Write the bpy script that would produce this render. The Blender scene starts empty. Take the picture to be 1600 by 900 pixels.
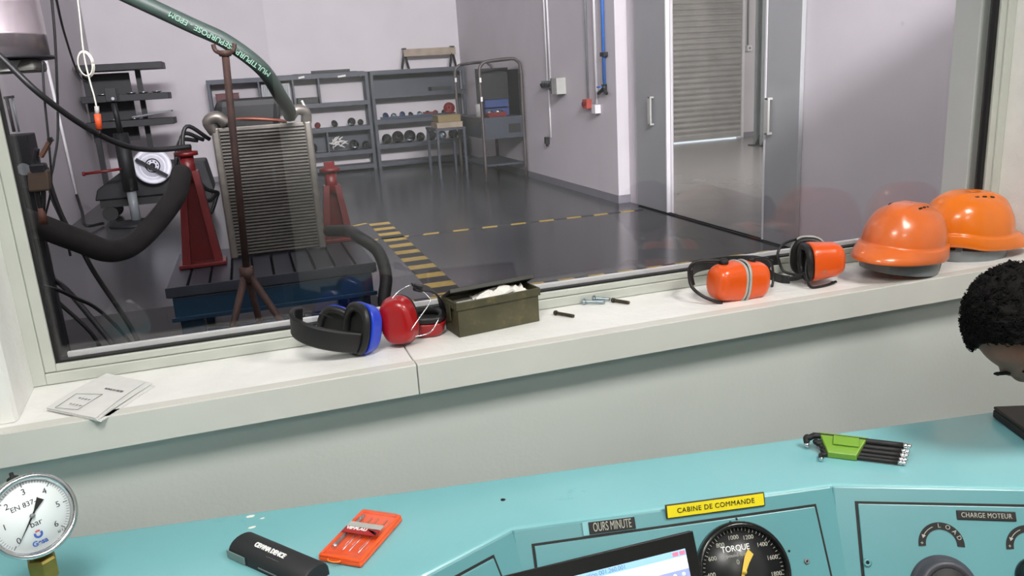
import bpy, bmesh, math, random
from mathutils import Vector, Matrix, Quaternion, noise
random.seed(7)
V = Vector; PI = math.pi
sc = bpy.context.scene
COL = sc.collection

# ------------------------------------------------------------------ camera
CAM = V((0, 0, 1.62)); FPX = 1243.5
CR = V((0.94766352, -0.31368568, -0.05945706)); CU = V((0.13553642, 0.22664915, 0.96449989)); CW = V((0.28907391, 0.92207996, -0.25730296))
cd = bpy.data.cameras.new('camera'); cam = bpy.data.objects.new('camera', cd); COL.objects.link(cam)
cd.sensor_width = 36; cd.lens = FPX / 1600 * 36; cd.clip_start = 0.02; cd.clip_end = 200
M = Matrix((CR, CU, -CW)).transposed().to_4x4(); M.translation = CAM
cam.matrix_world = M; sc.camera = cam
# ------------------------------------------------------------------ world, exposure, large lights
sc.view_settings.view_transform = 'Standard'; sc.view_settings.look = 'None'
sc.view_settings.gamma = 1; sc.view_settings.use_curve_mapping = False
sc.view_settings.exposure = 0.0
w = bpy.data.worlds.new('world'); sc.world = w; w.use_nodes = True
w.node_tree.nodes['Background'].inputs[0].default_value = (.82, .9, 1, 1)
w.node_tree.nodes['Background'].inputs[1].default_value = 2.5

def area(name, loc, target, sx, sy, power, color):
    l = bpy.data.lights.new(name, 'AREA'); l.shape = 'RECTANGLE'; l.size = sx; l.size_y = sy; l.energy = power; l.color = color
    o = bpy.data.objects.new(name, l); COL.objects.link(o); o.location = loc
    o.rotation_euler = (V(target) - V(loc)).to_track_quat('-Z', 'Y').to_euler(); return o
area('hall_daylight', (1.0, -6.0, 6.8), (1.0, 14, 1.5), 5.5, 0.9, 3300, (1, .965, .99))
area('hall_side_daylight', (-2.2, 9.5, 5.6), (3.5, 12, 1.0), 4.0, 1.0, 60, (.97, .95, 1.0))
area('yard_daylight', (8.2, 9.0, 4.3), (8.4, 13.5, 0.2), 3.0, 2.0, 560, (1.0, .95, .92))

# ------------------------------------------------------------------ helpers
def ray(x, y): return CR * ((x - 800) / FPX) - CU * ((y - 450) / FPX) + CW
def onz(x, y, z): d = ray(x, y); return CAM + d * ((z - CAM.z) / d.z)
def ony(x, y, Y): d = ray(x, y); return CAM + d * (Y / d.y)
def onx(x, y, X): d = ray(x, y); return CAM + d * (X / d.x)
def onp(x, y, o, n): d = ray(x, y); return CAM + d * ((o - CAM).dot(n) / d.dot(n))

def lin(c):
    return tuple(((v / 12.92) if v <= .04045 else ((v + .055) / 1.055) ** 2.4) for v in c)
def mat(name, rgb, rough=.5, metal=0.0, var=.06, scale=8.0, bump=0.0, bscale=60.0, spec=.5, emit=None, coat=0.0, alpha=None, trans=0.0, dirt=None):
    m = bpy.data.materials.new(name); m.use_nodes = True
    nt = m.node_tree; b = nt.nodes['Principled BSDF']
    c = lin(rgb)
    tc = nt.nodes.new('ShaderNodeTexCoord')
    if var > 0 or dirt:
        n = nt.nodes.new('ShaderNodeTexNoise'); n.inputs['Scale'].default_value = scale; n.inputs['Detail'].default_value = 6
        nt.links.new(tc.outputs['Object'], n.inputs['Vector'])
        r = nt.nodes.new('ShaderNodeValToRGB'); r.color_ramp.elements[0].position = .3; r.color_ramp.elements[1].position = .7
        r.color_ramp.elements[0].color = (*[v * (1 - var * 1.6) for v in c], 1); r.color_ramp.elements[1].color = (*[min(1, v * (1 + var)) for v in c], 1)
        nt.links.new(n.outputs['Fac'], r.inputs['Fac'])
        out = r.outputs['Color']
        if dirt:
            n2 = nt.nodes.new('ShaderNodeTexNoise'); n2.inputs['Scale'].default_value = dirt[1]; n2.inputs['Detail'].default_value = 8; n2.inputs['Roughness'].default_value = .7
            nt.links.new(tc.outputs['Object'], n2.inputs['Vector'])
            r2 = nt.nodes.new('ShaderNodeValToRGB'); r2.color_ramp.elements[0].position = dirt[2]; r2.color_ramp.elements[1].position = dirt[2] + .12
            r2.color_ramp.elements[0].color = (0, 0, 0, 1); r2.color_ramp.elements[1].color = (1, 1, 1, 1)
            nt.links.new(n2.outputs['Fac'], r2.inputs['Fac'])
            mx = nt.nodes.new('ShaderNodeMixRGB'); mx.inputs['Color2'].default_value = (*lin(dirt[0]), 1)
            nt.links.new(r2.outputs['Color'], mx.inputs['Fac']); nt.links.new(out, mx.inputs['Color1']); out = mx.outputs['Color']
        nt.links.new(out, b.inputs['Base Color'])
    else:
        b.inputs['Base Color'].default_value = (*c, 1)
    b.inputs['Roughness'].default_value = rough; b.inputs['Metallic'].default_value = metal
    b.inputs['Specular IOR Level'].default_value = spec; b.inputs['Coat Weight'].default_value = coat; b.inputs['Coat Roughness'].default_value = .08
    b.inputs['Transmission Weight'].default_value = trans
    if alpha is not None: b.inputs['Alpha'].default_value = alpha
    if emit: b.inputs['Emission Color'].default_value = (*c, 1); b.inputs['Emission Strength'].default_value = emit
    if bump > 0:
        nb = nt.nodes.new('ShaderNodeTexNoise'); nb.inputs['Scale'].default_value = bscale; nb.inputs['Detail'].default_value = 4
        nt.links.new(tc.outputs['Object'], nb.inputs['Vector'])
        bp = nt.nodes.new('ShaderNodeBump'); bp.inputs['Strength'].default_value = bump; bp.inputs['Distance'].default_value = .01
        nt.links.new(nb.outputs['Fac'], bp.inputs['Height']); nt.links.new(bp.outputs['Normal'], b.inputs['Normal'])
    return m

class MB:
    def __init__(s): s.v = []; s.f = []; s.sm = []
    def add(s, vs, fs, smooth=False):
        k = len(s.v); s.v += [V(p) for p in vs]; s.f += [tuple(i + k for i in f) for f in fs]; s.sm += [smooth] * len(fs); return s
    def obox(s, c, ex, ey, ez):   # centre and half-extent vectors
        c = V(c); ex = V(ex); ey = V(ey); ez = V(ez)
        vs = [c + ex * a + ey * b + ez * d for a in (-1, 1) for b in (-1, 1) for d in (-1, 1)]
        fs = [(0, 1, 3, 2), (4, 6, 7, 5), (0, 4, 5, 1), (2, 3, 7, 6), (0, 2, 6, 4), (1, 5, 7, 3)]
        return s.add(vs, fs)
    def box(s, x0, x1, y0, y1, z0, z1):
        return s.obox(((x0 + x1) / 2, (y0 + y1) / 2, (z0 + z1) / 2), ((x1 - x0) / 2, 0, 0), (0, (y1 - y0) / 2, 0), (0, 0, (z1 - z0) / 2))
    def bar(s, a, b, w, h, up=(0, 0, 1)):
        a = V(a); b = V(b); d = (b - a); L = d.length; d.normalize(); u = V(up)
        sd = d.cross(u)
        if sd.length < 1e-4: sd = d.cross(V((1, 0, 0)))
        sd.normalize(); u = sd.cross(d)
        return s.obox((a + b) / 2, d * L / 2, sd * w / 2, u * h / 2)
    def tube(s, pts, r, n=12, cap=True):
        pts = [V(p) for p in pts]; N = len(pts); rs = r if isinstance(r, (list, tuple)) else [r] * N
        t = (pts[1] - pts[0]).normalized(); u = t.orthogonal().normalized(); vs = []
        for i, p in enumerate(pts):
            tn = (pts[min(i + 1, N - 1)] - pts[max(i - 1, 0)])
            if tn.length < 1e-9: tn = t
            tn = tn.normalized(); u = (u - tn * u.dot(tn)).normalized(); q = tn.cross(u)
            for k in range(n): a = 2 * PI * k / n; vs.append(p + (u * math.cos(a) + q * math.sin(a)) * rs[i])
        fs = [(i * n + k, i * n + (k + 1) % n, (i + 1) * n + (k + 1) % n, (i + 1) * n + k) for i in range(N - 1) for k in range(n)]
        s.add(vs, fs, True)
        if cap:
            k0 = len(s.v) - len(vs)
            s.f += [tuple(k0 + k for k in reversed(range(n))), tuple(k0 + (N - 1) * n + k for k in range(n))]; s.sm += [False, False]
        return s
    def cyl(s, a, b, r, n=24): return s.tube([a, b], r, n)
    def lathe(s, prof, o, ax, n=32, xd=None, smooth=True):   # prof: (radius, height) pairs along axis
        o = V(o); ax = V(ax).normalized(); u = V(xd).normalized() if xd else ax.orthogonal().normalized(); q = ax.cross(u); vs = []
        for (r, h) in prof:
            for k in range(n): a = 2 * PI * k / n; vs.append(o + ax * h + (u * math.cos(a) + q * math.sin(a)) * max(r, 1e-5))
        fs = [(i * n + k, i * n + (k + 1) % n, (i + 1) * n + (k + 1) % n, (i + 1) * n + k) for i in range(len(prof) - 1) for k in range(n)]
        s.add(vs, fs, smooth)
        return s
    def prism(s, poly, d):   # polygon of points extruded by vector d
        n = len(poly); d = V(d); vs = [V(p) for p in poly] + [V(p) + d for p in poly]
        fs = [tuple(reversed(range(n))), tuple(range(n, 2 * n))] + [(i, (i + 1) % n, n + (i + 1) % n, n + i) for i in range(n)]
        return s.add(vs, fs)
    def ball(s, c, rx, ry=None, rz=None, n=16, m=10, frame=None):
        ry = ry or rx; rz = rz or rx; c = V(c); vs = []; F = frame or (V((1, 0, 0)), V((0, 1, 0)), V((0, 0, 1)))
        for j in range(m + 1):
            b = -PI / 2 + PI * j / m
            for k in range(n):
                a = 2 * PI * k / n; cb = max(math.cos(b), 1e-4)
                vs.append(c + F[0] * rx * cb * math.cos(a) + F[1] * ry * cb * math.sin(a) + F[2] * rz * math.sin(b))
        fs = [(j * n + k, j * n + (k + 1) % n, (j + 1) * n + (k + 1) % n, (j + 1) * n + k) for j in range(m) for k in range(n)]
        return s.add(vs, fs, True)
    def ribbon(s, pts, wd, wid, th):
        pts = [V(p) for p in pts]; N = len(pts); vs = []
        for i, p in enumerate(pts):
            t = (pts[min(i + 1, N - 1)] - pts[max(i - 1, 0)]).normalized()
            wv = V(wd[i]) if isinstance(wd, list) else V(wd)
            wv = (wv - t * wv.dot(t)).normalized(); nn = t.cross(wv)
            ww = wid[i] if isinstance(wid, list) else wid
            for a, b in ((-1, -.6), (-.85, -1), (.85, -1), (1, -.6), (1, .6), (.85, 1), (-.85, 1), (-1, .6)): vs.append(p + wv * a * ww / 2 + nn * b * th / 2)
        fs = [(i * 8 + k, i * 8 + (k + 1) % 8, (i + 1) * 8 + (k + 1) % 8, (i + 1) * 8 + k) for i in range(N - 1) for k in range(8)]
        fs += [tuple(reversed(range(8))), tuple((N - 1) * 8 + k for k in range(8))]
        return s.add(vs, fs, False)
    def build(s, name, m, parent=None, bevel=0.0, kind=None, label=None, smooth=None, seg=2):
        off = WLOC.get(parent.name, V((0, 0, 0))) if parent else V((0, 0, 0))
        me = bpy.data.meshes.new(name); me.from_pydata([tuple(p - off) for p in s.v], [], s.f); me.update()
        for i, p in enumerate(me.polygons): p.use_smooth = s.sm[i] if smooth is None else smooth
        bm = bmesh.new(); bm.from_mesh(me); bmesh.ops.recalc_face_normals(bm, faces=bm.faces); bm.to_mesh(me); bm.free()
        me.materials.append(m)
        o = bpy.data.objects.new(name, me); COL.objects.link(o)
        if parent: o.parent = parent; WLOC[o.name] = off
        else: WLOC[o.name] = V((0, 0, 0))
        if bevel > 0:
            bv = o.modifiers.new('bevel', 'BEVEL'); bv.width = bevel; bv.segments = seg; bv.limit_method = 'ANGLE'; bv.angle_limit = .6; bv.harden_normals = False
        if kind: o['kind'] = kind
        if label: o['label'] = label
        return o
WLOC = {}
def thing(name, label, cat, loc, group=None):
    o = bpy.data.objects.new(name, None); COL.objects.link(o); o.location = loc; o.empty_display_size = .05
    WLOC[o.name] = V(loc)
    if label: o['label'] = label
    if cat: o['category'] = cat
    if group: o['group'] = group
    return o
def tag(o, label, cat, group=None):
    o['label'] = label; o['category'] = cat
    if group: o['group'] = group
    return o
def smooth_path(pts, k=8):
    pts = [V(p) for p in pts]; P = [pts[0] * 2 - pts[1]] + pts + [pts[-1] * 2 - pts[-2]]; out = []
    for i in range(1, len(P) - 2):
        for j in range(k):
            t = j / k; a, b, c, d = P[i - 1], P[i], P[i + 1], P[i + 2]
            out.append(.5 * ((2 * b) + (c - a) * t + (2 * a - 5 * b + 4 * c - d) * t * t + (3 * b - a - 3 * c + d) * t ** 3))
    out.append(pts[-1]); return out
def text(s, o, xd, yd, size, m, parent, name='lettering', align='CENTER', ext=.0004, sx=1.0, bold=0.0, spc=1.0):
    cu = bpy.data.curves.new('t', 'FONT'); cu.body = s; cu.size = size; cu.align_x = align; cu.align_y = 'CENTER'; cu.extrude = ext; cu.offset = bold; cu.space_character = spc
    t = bpy.data.objects.new('t', cu); COL.objects.link(t)
    dg = bpy.context.evaluated_depsgraph_get(); me = bpy.data.meshes.new_from_object(t.evaluated_get(dg))
    bpy.data.objects.remove(t)
    xd = V(xd).normalized(); yd = V(yd); yd = (yd - xd * yd.dot(xd)).normalized(); n = xd.cross(yd)
    off = WLOC[parent.name] if parent else V((0, 0, 0))
    T = Matrix((xd * sx, yd, n)).transposed().to_4x4(); T.translation = V(o) - off
    me.transform(T); me.materials.clear(); me.materials.append(m)
    ob = bpy.data.objects.new(name, me); COL.objects.link(ob); ob.parent = parent
    WLOC[ob.name] = off
    return ob

# ------------------------------------------------------------------ materials
m_cabwall = mat('cabin_wall_paint', (.80, .815, .80), .55, var=.025, scale=3, bump=.05, bscale=90)
m_white = mat('white_gloss_paint', (.91, .91, .90), .4, var=.03, scale=14, bump=.25, bscale=45, dirt=((.74, .72, .68), 9, .68))
m_sillface = mat('sill_face', (.80, .795, .775), .42, var=.03, scale=5, dirt=((.62, .60, .56), 22, .70))
m_alu = mat('painted_aluminium', (.76, .775, .745), .4, metal=.15, var=.03, scale=10)
m_gasket = mat('black_gasket', (.05, .05, .055), .6, var=0)
m_hallwall = mat('hall_wall_paint', (.79, .77, .785), .7, var=.03, scale=1.5, dirt=((.70, .67, .69), 3, .66))
m_skirt = mat('grey_skirting', (.50, .49, .52), .5)
m_floor = mat('epoxy_floor', (.255, .26, .27), .2, var=.08, scale=2.2, dirt=((.21, .215, .225), 1.7, .56))
m_floor2 = mat('yard_room_floor', (.50, .49, .485), .22, var=.06, scale=2)
m_ceil = mat('ceiling_paint', (.78, .78, .78), .8, var=.02)
m_door = mat('grey_door_paint', (.60, .605, .61), .4, var=.04, scale=1.2)
m_shut = mat('galvanised_shutter', (.70, .69, .68), .38, metal=.45, var=.08, scale=3)
m_wtrim = mat('white_trim', (.86, .85, .86), .4, var=.02)
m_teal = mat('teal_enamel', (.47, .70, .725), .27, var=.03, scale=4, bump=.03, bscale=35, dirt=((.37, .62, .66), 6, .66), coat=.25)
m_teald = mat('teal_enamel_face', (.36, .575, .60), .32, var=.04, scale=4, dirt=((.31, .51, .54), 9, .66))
m_blackp = mat('black_plastic', (.08, .08, .085), .45, var=.08, scale=20)
m_black = mat('black_matt', (.07, .07, .075), .6, var=.05)
m_blackgl = mat('black_gloss', (.06, .06, .065), .2, var=0)
m_orange = mat('orange_plastic', (.88, .34, .10), .28, var=.04, scale=12, coat=.2)
m_helmet = mat('orange_helmet', (.84, .41, .17), .3, var=.05, scale=14, coat=.25)
m_red = mat('red_plastic', (.62, .07, .09), .3, var=.05, coat=.2)
m_blue = mat('blue_plastic', (.10, .24, .74), .3, var=.05, coat=.2)
m_greyp = mat('grey_plastic', (.47, .49, .50), .4, var=.05)
m_ltgrey = mat('light_grey_plastic', (.68, .68, .66), .4)
m_steel = mat('bright_steel', (.80, .81, .82), .25, metal=1, var=.05, scale=30)
m_zinc = mat('zinc_steel', (.62, .68, .71), .3, metal=.9, var=.1, scale=80)
m_oldbolt = mat('oily_bolt', (.30, .27, .23), .45, metal=.6, var=.2, scale=150)
m_olive = mat('olive_tin_paint', (.30, .29, .21), .5, metal=.1, var=.2, scale=14, bump=.2, bscale=30, dirt=((.40, .36, .24), 25, .56))
m_olive_in = mat('olive_tin_inside', (.16, .16, .13), .5, var=.2)
m_paper = mat('paper', (.90, .89, .87), .8, var=.03, scale=40)
m_ink = mat('ink', (.2, .2, .22), .7, var=0)
m_whiteink = mat('white_ink', (.92, .92, .92), .6, var=0)
m_greyink = mat('engraved_grey', (.66, .66, .62), .6, var=0)
m_yellow = mat('yellow_sign', (.92, .85, .12), .4, var=.03)
m_tapey = mat('tape_yellow', (.74, .63, .30), .5, var=.12, scale=20)
m_tapek = mat('tape_black', (.17, .17, .18), .5, var=.12, scale=20)
m_green = mat('green_plastic', (.44, .60, .20), .35, var=.03)
m_brass = mat('old_brass', (.56, .50, .26), .4, metal=.75, var=.15, scale=30)
m_dial = mat('white_dial', (.88, .91, .92), .5, var=0)
m_dialk = mat('black_dial', (.12, .125, .13), .35, var=.04, scale=30)
m_needle = mat('yellow_needle', (.86, .73, .30), .5, var=0)
m_bluelogo = mat('blue_logo', (.22, .35, .65), .5, var=0)
m_redlogo = mat('red_logo', (.72, .30, .36), .5, var=0)
m_kit = mat('orange_case_plastic', (.97, .36, .12), .25, var=.06, scale=40, coat=.3)
m_chrome = mat('chrome', (.85, .85, .86), .12, metal=1, var=0)
m_shelf = mat('shelving_steel', (.24, .255, .295), .45, metal=.2, var=.1, scale=4)
m_darksteel = mat('dark_steel', (.14, .14, .155), .5, metal=.3, var=.15, scale=5)
m_dkrub = mat('black_rubber_hose', (.09, .09, .095), .5, var=.1, scale=12)
m_grime = mat('exhaust_hose_cloth', (.12, .105, .10), .8, var=.3, scale=9)
m_ghose = mat('green_rubber_hose', (.22, .28, .255), .5, var=.1, scale=10)
m_rust = mat('rusty_steel', (.27, .19, .16), .65, metal=.2, var=.25, scale=12, bump=.2)
m_redp = mat('red_machine_paint', (.40, .05, .06), .4, var=.12, scale=8)
m_bedtop = mat('cast_bedplate', (.22, .235, .27), .45, metal=.3, var=.12, scale=6)
m_bedblue = mat('blue_machine_paint', (.06, .20, .29), .4, var=.12, scale=5)
m_rad = mat('radiator_aluminium', (.52, .50, .47), .38, metal=.7, var=.12, scale=20)
m_radcore = mat('radiator_core', (.10, .095, .09), .6, var=.3, scale=60)
m_duct = mat('galvanised_duct', (.74, .70, .71), .27, metal=.85, var=.08, scale=4)
m_skin = mat('skin', (.45, .31, .25), .5, var=.06, scale=20, bump=.1, bscale=200)
m_hair = mat('black_curly_hair', (.045, .04, .042), .8, var=.2, scale=60, spec=.15)
m_shirt = mat('dark_work_shirt', (.16, .18, .24), .85, var=.1)
m_trouser = mat('dark_trousers', (.12, .12, .15), .85, var=.1)
m_wood = mat('plain_wood', (.60, .54, .47), .6, var=.15, scale=6)
m_cream = mat('cream_cord', (.78, .77, .72), .6, var=0)
m_redbox = mat('red_plastic_box', (.72, .30, .26), .45)
m_bluep = mat('blue_pipe', (.22, .42, .72), .4)
m_lens = None

# ------------------------------------------------------------------ setting: cabin
SZ = 1.05; YF = 1.555; YW = 1.61; YG = 1.80; YB = 1.95
XL = -0.497; XR = 2.105; ZT = 2.35
def struct(name, mb, m, parent=None, bevel=0): return mb.build(name, m, parent, bevel, kind='structure')
struct('wall_front', MB().box(-2.45, XL, YW, YB, 0, 2.98).box(XR, 4.445, YW, YB, 0, 2.98).box(XL, XR, YW, YB, 0, SZ - .062).box(XL, XR, YW, YB, ZT, 2.98), m_cabwall)
struct('floor_cabin', MB().box(-1.6, 2.7, -2.4, YW, -.1, 0), mat('cabin_floor_tiles', (.45, .44, .43), .4))
struct('ceiling_cabin', MB().box(-2.45, 4.445, -2.5, YW, 2.7, 2.98), m_ceil)
struct('wall_left_cabin', MB().box(-1.7, -1.6, -2.5, YW, 0, 2.7), m_cabwall)
struct('wall_right_cabin', MB().box(2.7, 2.8, -2.5, YW, 0, 2.7), m_cabwall)
struct('wall_back_cabin', MB().box(-1.6, 2.7, -2.5, -2.4, 0, 2.7), m_cabwall)
# sill boards with the joint, and their edging strip
xs = 0.269
def sillboard(name, x0, x1):
    b = MB().box(x0, x1, YF, YG + .01, SZ - .062, SZ)
    o = struct(name, b, m_white, bevel=.003)
    struct('edging_strip', MB().box(x0, x1, YF - .004, YF + .0, SZ - .064, SZ + .001), m_sillface, o, .001)
    struct('top_strip', MB().box(x0, x1, YF - .003, YF + .028, SZ, SZ + .0022), m_sillface, o, .0008)
sillboard('trim_1', -1.598, xs - .0012); sillboard('trim_2', xs + .0012, 2.698)
# painted window reveals left and right of the frame
struct('trim_3', MB().prism([(XL - .05, YW - .003, SZ + .001), (XL + .012, YW - .003, SZ + .001), (XL + .016, YW + .01, SZ + .001), (XL + .003, YG - .0005, SZ + .001), (XL - .01, YG - .0005, SZ + .001)], (0, 0, ZT - SZ - .001)), m_white)
struct('trim_4', MB().prism([(XR + .05, YW - .003, SZ + .001), (XR - .006, YW - .003, SZ + .001), (XR - .009, YW + .01, SZ + .001), (XR - .003, YG - .0005, SZ + .001), (XR + .01, YG - .0005, SZ + .001)], (0, 0, ZT - SZ - .001)), m_white)
# window
win = bpy.data.objects.new('window_1', None); COL.objects.link(win); win['kind'] = 'structure'; WLOC['window_1'] = V((0, 0, 0))
GX0, GX1, GZ0 = -0.448, 2.040, 1.097
def frame_ring(x0, x1, z0, z1, wl, wr, wb, wt, y0, y1):
    return MB().box(x0, x0 + wl, y0, y1, z0, z1).box(x1 - wr, x1, y0, y1, z0, z1).box(x0 + wl, x1 - wr, y0, y1, z0, z0 + wb).box(x0 + wl, x1 - wr, y0, y1, z1 - wt, z1)
struct('window_frame', frame_ring(XL + .001, XR - .001, SZ + .001, ZT, .026, .030, .024, .03, YG, YG + .06), m_alu, win, .002)
struct('glazing_bead', frame_ring(XL + .027, XR - .031, SZ + .026, ZT - .03, .022, .022, .016, .02, YG + .005, YG + .024), m_alu, win, .002)
struct('glazing_gasket', frame_ring(XL + .047, XR - .050, SZ + .040, ZT - .05, .006, .016, .006, .01, YG + .012, YG + .030), m_gasket, win)
struct('glazing_track', MB().box(GX0 + .02, GX1 - .0, YG + .034, YG + .046, SZ + .045, SZ + .056), m_wtrim, win, .001)
def glassmat(name, tint=(1, 1, 1)):
    m = bpy.data.materials.new(name); m.use_nodes = True; b = m.node_tree.nodes['Principled BSDF']
    b.inputs['Base Color'].default_value = (*tint, 1); b.inputs['Transmission Weight'].default_value = 1; b.inputs['Roughness'].default_value = 0; b.inputs['IOR'].default_value = 1.5
    return m
def panemat():
    m = bpy.data.materials.new('window_glass'); m.use_nodes = True; nt = m.node_tree; nt.nodes.remove(nt.nodes['Principled BSDF'])
    out = nt.nodes['Material Output']; ge = nt.nodes.new('ShaderNodeNewGeometry'); dt = nt.nodes.new('ShaderNodeVectorMath'); dt.operation = 'DOT_PRODUCT'
    nt.links.new(ge.outputs['Incoming'], dt.inputs[0]); nt.links.new(ge.outputs['Normal'], dt.inputs[1])
    def mt(op, a, b=None):
        n = nt.nodes.new('ShaderNodeMath'); n.operation = op; nt.links.new(a, n.inputs[0]) if not isinstance(a, (int, float)) else setattr(n.inputs[0], 'default_value', a)
        if b is not None: nt.links.new(b, n.inputs[1]) if not isinstance(b, (int, float)) else setattr(n.inputs[1], 'default_value', b)
        return n.outputs[0]
    c = mt('ABSOLUTE', dt.outputs['Value']); o1 = mt('SUBTRACT', 1.0, c); p5 = mt('POWER', o1, 5.0); f = mt('MULTIPLY_ADD', p5, .957); f.node.inputs[2].default_value = .043
    tr_ = nt.nodes.new('ShaderNodeBsdfTransparent'); tr_.inputs[0].default_value = (.955, .965, .965, 1); gl = nt.nodes.new('ShaderNodeBsdfGlossy'); gl.inputs['Roughness'].default_value = 0; gl.inputs[0].default_value = (1, 1, 1, 1)
    mx = nt.nodes.new('ShaderNodeMixShader'); nt.links.new(f, mx.inputs[0]); nt.links.new(tr_.outputs[0], mx.inputs[1]); nt.links.new(gl.outputs[0], mx.inputs[2]); nt.links.new(mx.outputs[0], out.inputs[0]); return m
m_glass = panemat()
struct('window_pane', MB().box(GX0 - .003, GX1 + .010, YG + .018, YG + .026, GZ0 - .004, ZT - .04), m_glass, win)
# right-hand reveal on the hall side
struct('trim_5', MB().box(GX1 + .002, GX1 + .06, YG + .062, YB + .004, SZ + .0, ZT + .2), m_cabwall, None, .002)

# ------------------------------------------------------------------ setting: engine hall
HXL = -2.45; W1X = 4.29; YEND = 16.25; W1Y = 9.0; W2X = 4.42
struct('floor', MB().box(HXL - .2, W2X + .06, YB, YEND + .2, -.1, 0), m_floor)
struct('floor_dark', MB().box(-2.44, .80, 2.1, 6.7, 0, .0012), mat('dark_floor', (.11, .105, .108), .55, var=.2, scale=3))  # thin slab, darker than the hall floor around it
struct('wall_back', MB().box(HXL - .2, W2X + .5, YEND, YEND + .2, 0, 7.5), m_hallwall)
struct('wall_left', MB().box(HXL - .2, HXL, -8, YEND, 0, 7.5), m_hallwall)
struct('ceiling', MB().box(HXL - .2, W2X + .5, -8, YEND + .2, 7.5, 7.7), m_ceil)
struct('wall_rear', MB().box(HXL - .2, W2X + .5, -8.2, -8, 0, 7.5), m_hallwall)
struct('wall_right', MB().box(W1X, W1X + .16, W1Y, YEND, 0, 7.5), m_hallwall)
YO0, YO1 = 6.17, 7.96     # doorway along Y
struct('wall_right_door', MB().box(W2X + .026, W2X + .055, -8, YO0, 0, 7.5).box(W2X + .026, W2X + .055, YO1, W1Y, 0, 7.5).box(W2X + .026, W2X + .055, YO0, YO1, 3.2, 7.5), m_hallwall)
struct('baseboard_right', MB().box(W1X - .008, W1X, W1Y, YEND, 0, .10).box(W1X - .008, W1X + .16, W1Y - .008, W1Y, 0, .10), m_skirt)
struct('baseboard_back', MB().box(HXL, W1X - .01, YEND - .008, YEND, 0, .10), m_skirt)
struct('trim_6', MB().box(W2X - .035, W2X - .015, 5.7, W1Y - .35, 0, .012).box(W2X + .012, W2X + .03, 5.7, W1Y - .35, 0, .012), m_black)
def doorleaf(name, y0, y1, x, hy, hz0, hz1, edge_y):
    d = bpy.data.objects.new(name, None); COL.objects.link(d); d['kind'] = 'structure'; WLOC[name] = V((0, 0, 0))
    struct('door_leaf', MB().box(x - .02, x + .02, y0, y1, .015, 3.15), m_door, d, .003)
    struct('door_edge', MB().box(x - .024, x + .024, edge_y - .013, edge_y + .013, .015, 3.15), m_wtrim, d, .003)
    h = MB().box(x - .075, x - .055, hy - .03, hy + .03, hz0, hz1).box(x - .075, x - .02, hy - .02, hy + .02, hz0, hz0 + .02).box(x - .075, x - .02, hy - .02, hy + .02, hz1 - .02, hz1)
    struct('door_handle', h, m_ltgrey, d, .003)
doorleaf('door_1', 7.98, 8.70, W2X, 8.28, .98, 1.30, 7.98)
doorleaf('door_2', 5.72, 6.19, W2X, 6.10, .98, 1.30, 6.19)
# room beyond the doorway
struct('floor_beyond', MB().box(W2X + .06, 13.2, 5, 15.6, -.1, 0), m_floor2)
struct('wall_back_beyond', MB().box(W2X + .2, 8.62, 15.5, 15.7, 0, 4.5).box(10.42, 13.2, 15.5, 15.7, 0, 4.5).box(8.62, 10.42, 15.5, 15.7, 3.3, 4.5), m_hallwall)
struct('wall_right_beyond', MB().box(13.0, 13.2, 5, 15.5, 0, 4.5), m_hallwall)
struct('wall_near_beyond', MB().box(W2X + .2, 13.0, 4.8, 5, 0, 4.5), m_hallwall)
struct('ceiling_beyond', MB().box(W2X + .2, 13.2, 4.8, 15.7, 4.5, 4.6), m_ceil)
struct('baseboard_beyond', MB().box(10.42, 13, 15.49, 15.5, 0, .10), m_skirt)
struct('trim_7', MB().box(8.58, 8.68, 15.42, 15.5, 0, 3.3).box(10.36, 10.42, 15.42, 15.5, 0, 3.3), m_wtrim, None, .004)
struct('ground_outside', MB().box(6, 14, 15.7, 22, -.1, 0), mat('concrete_yard', (.75, .74, .72), .8))
# roller shutter, corrugated, its foot just off the floor
def shutter():
    x0, x1, z0, z1 = 8.68, 10.36, .045, 3.3; p = .115; vs = []; rows = []
    z = z0
    while z < z1 - 1e-6:
        for (dz, dy) in ((0, .0), (.02, .004), (.045, .022), (.075, .026), (.098, .02), (.109, .0)): rows.append((min(z + dz, z1), dy))
        z += p
    n = len(rows)
    for th in (0, .03):
        for (zz, dy) in rows: vs += [(x0, 15.47 - dy + th, zz), (x1, 15.47 - dy + th, zz)]
    fs = []
    for i in range(n - 1): a = 2 * i; fs.append((a, a + 1, a + 3, a + 2)); c = 2 * n + 2 * i; fs.append((c, c + 2, c + 3, c + 1))
    fs += [(0, 2 * n, 2 * n + 1, 1)]
    b = MB().add(vs, fs)
    o = bpy.data.objects.new('roller_shutter', None); COL.objects.link(o); WLOC[o.name] = V((0, 0, 0))
    tag(o, 'corrugated metal roller shutter nearly closed, seen through the open doorway', 'shutter')
    b.build('shutter_curtain', m_shut, o, smooth=False)
    MB().box(x0, x1, 15.435, 15.49, .03, .10).build('bottom_rail', m_shut, o, .004)
shutter()

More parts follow.
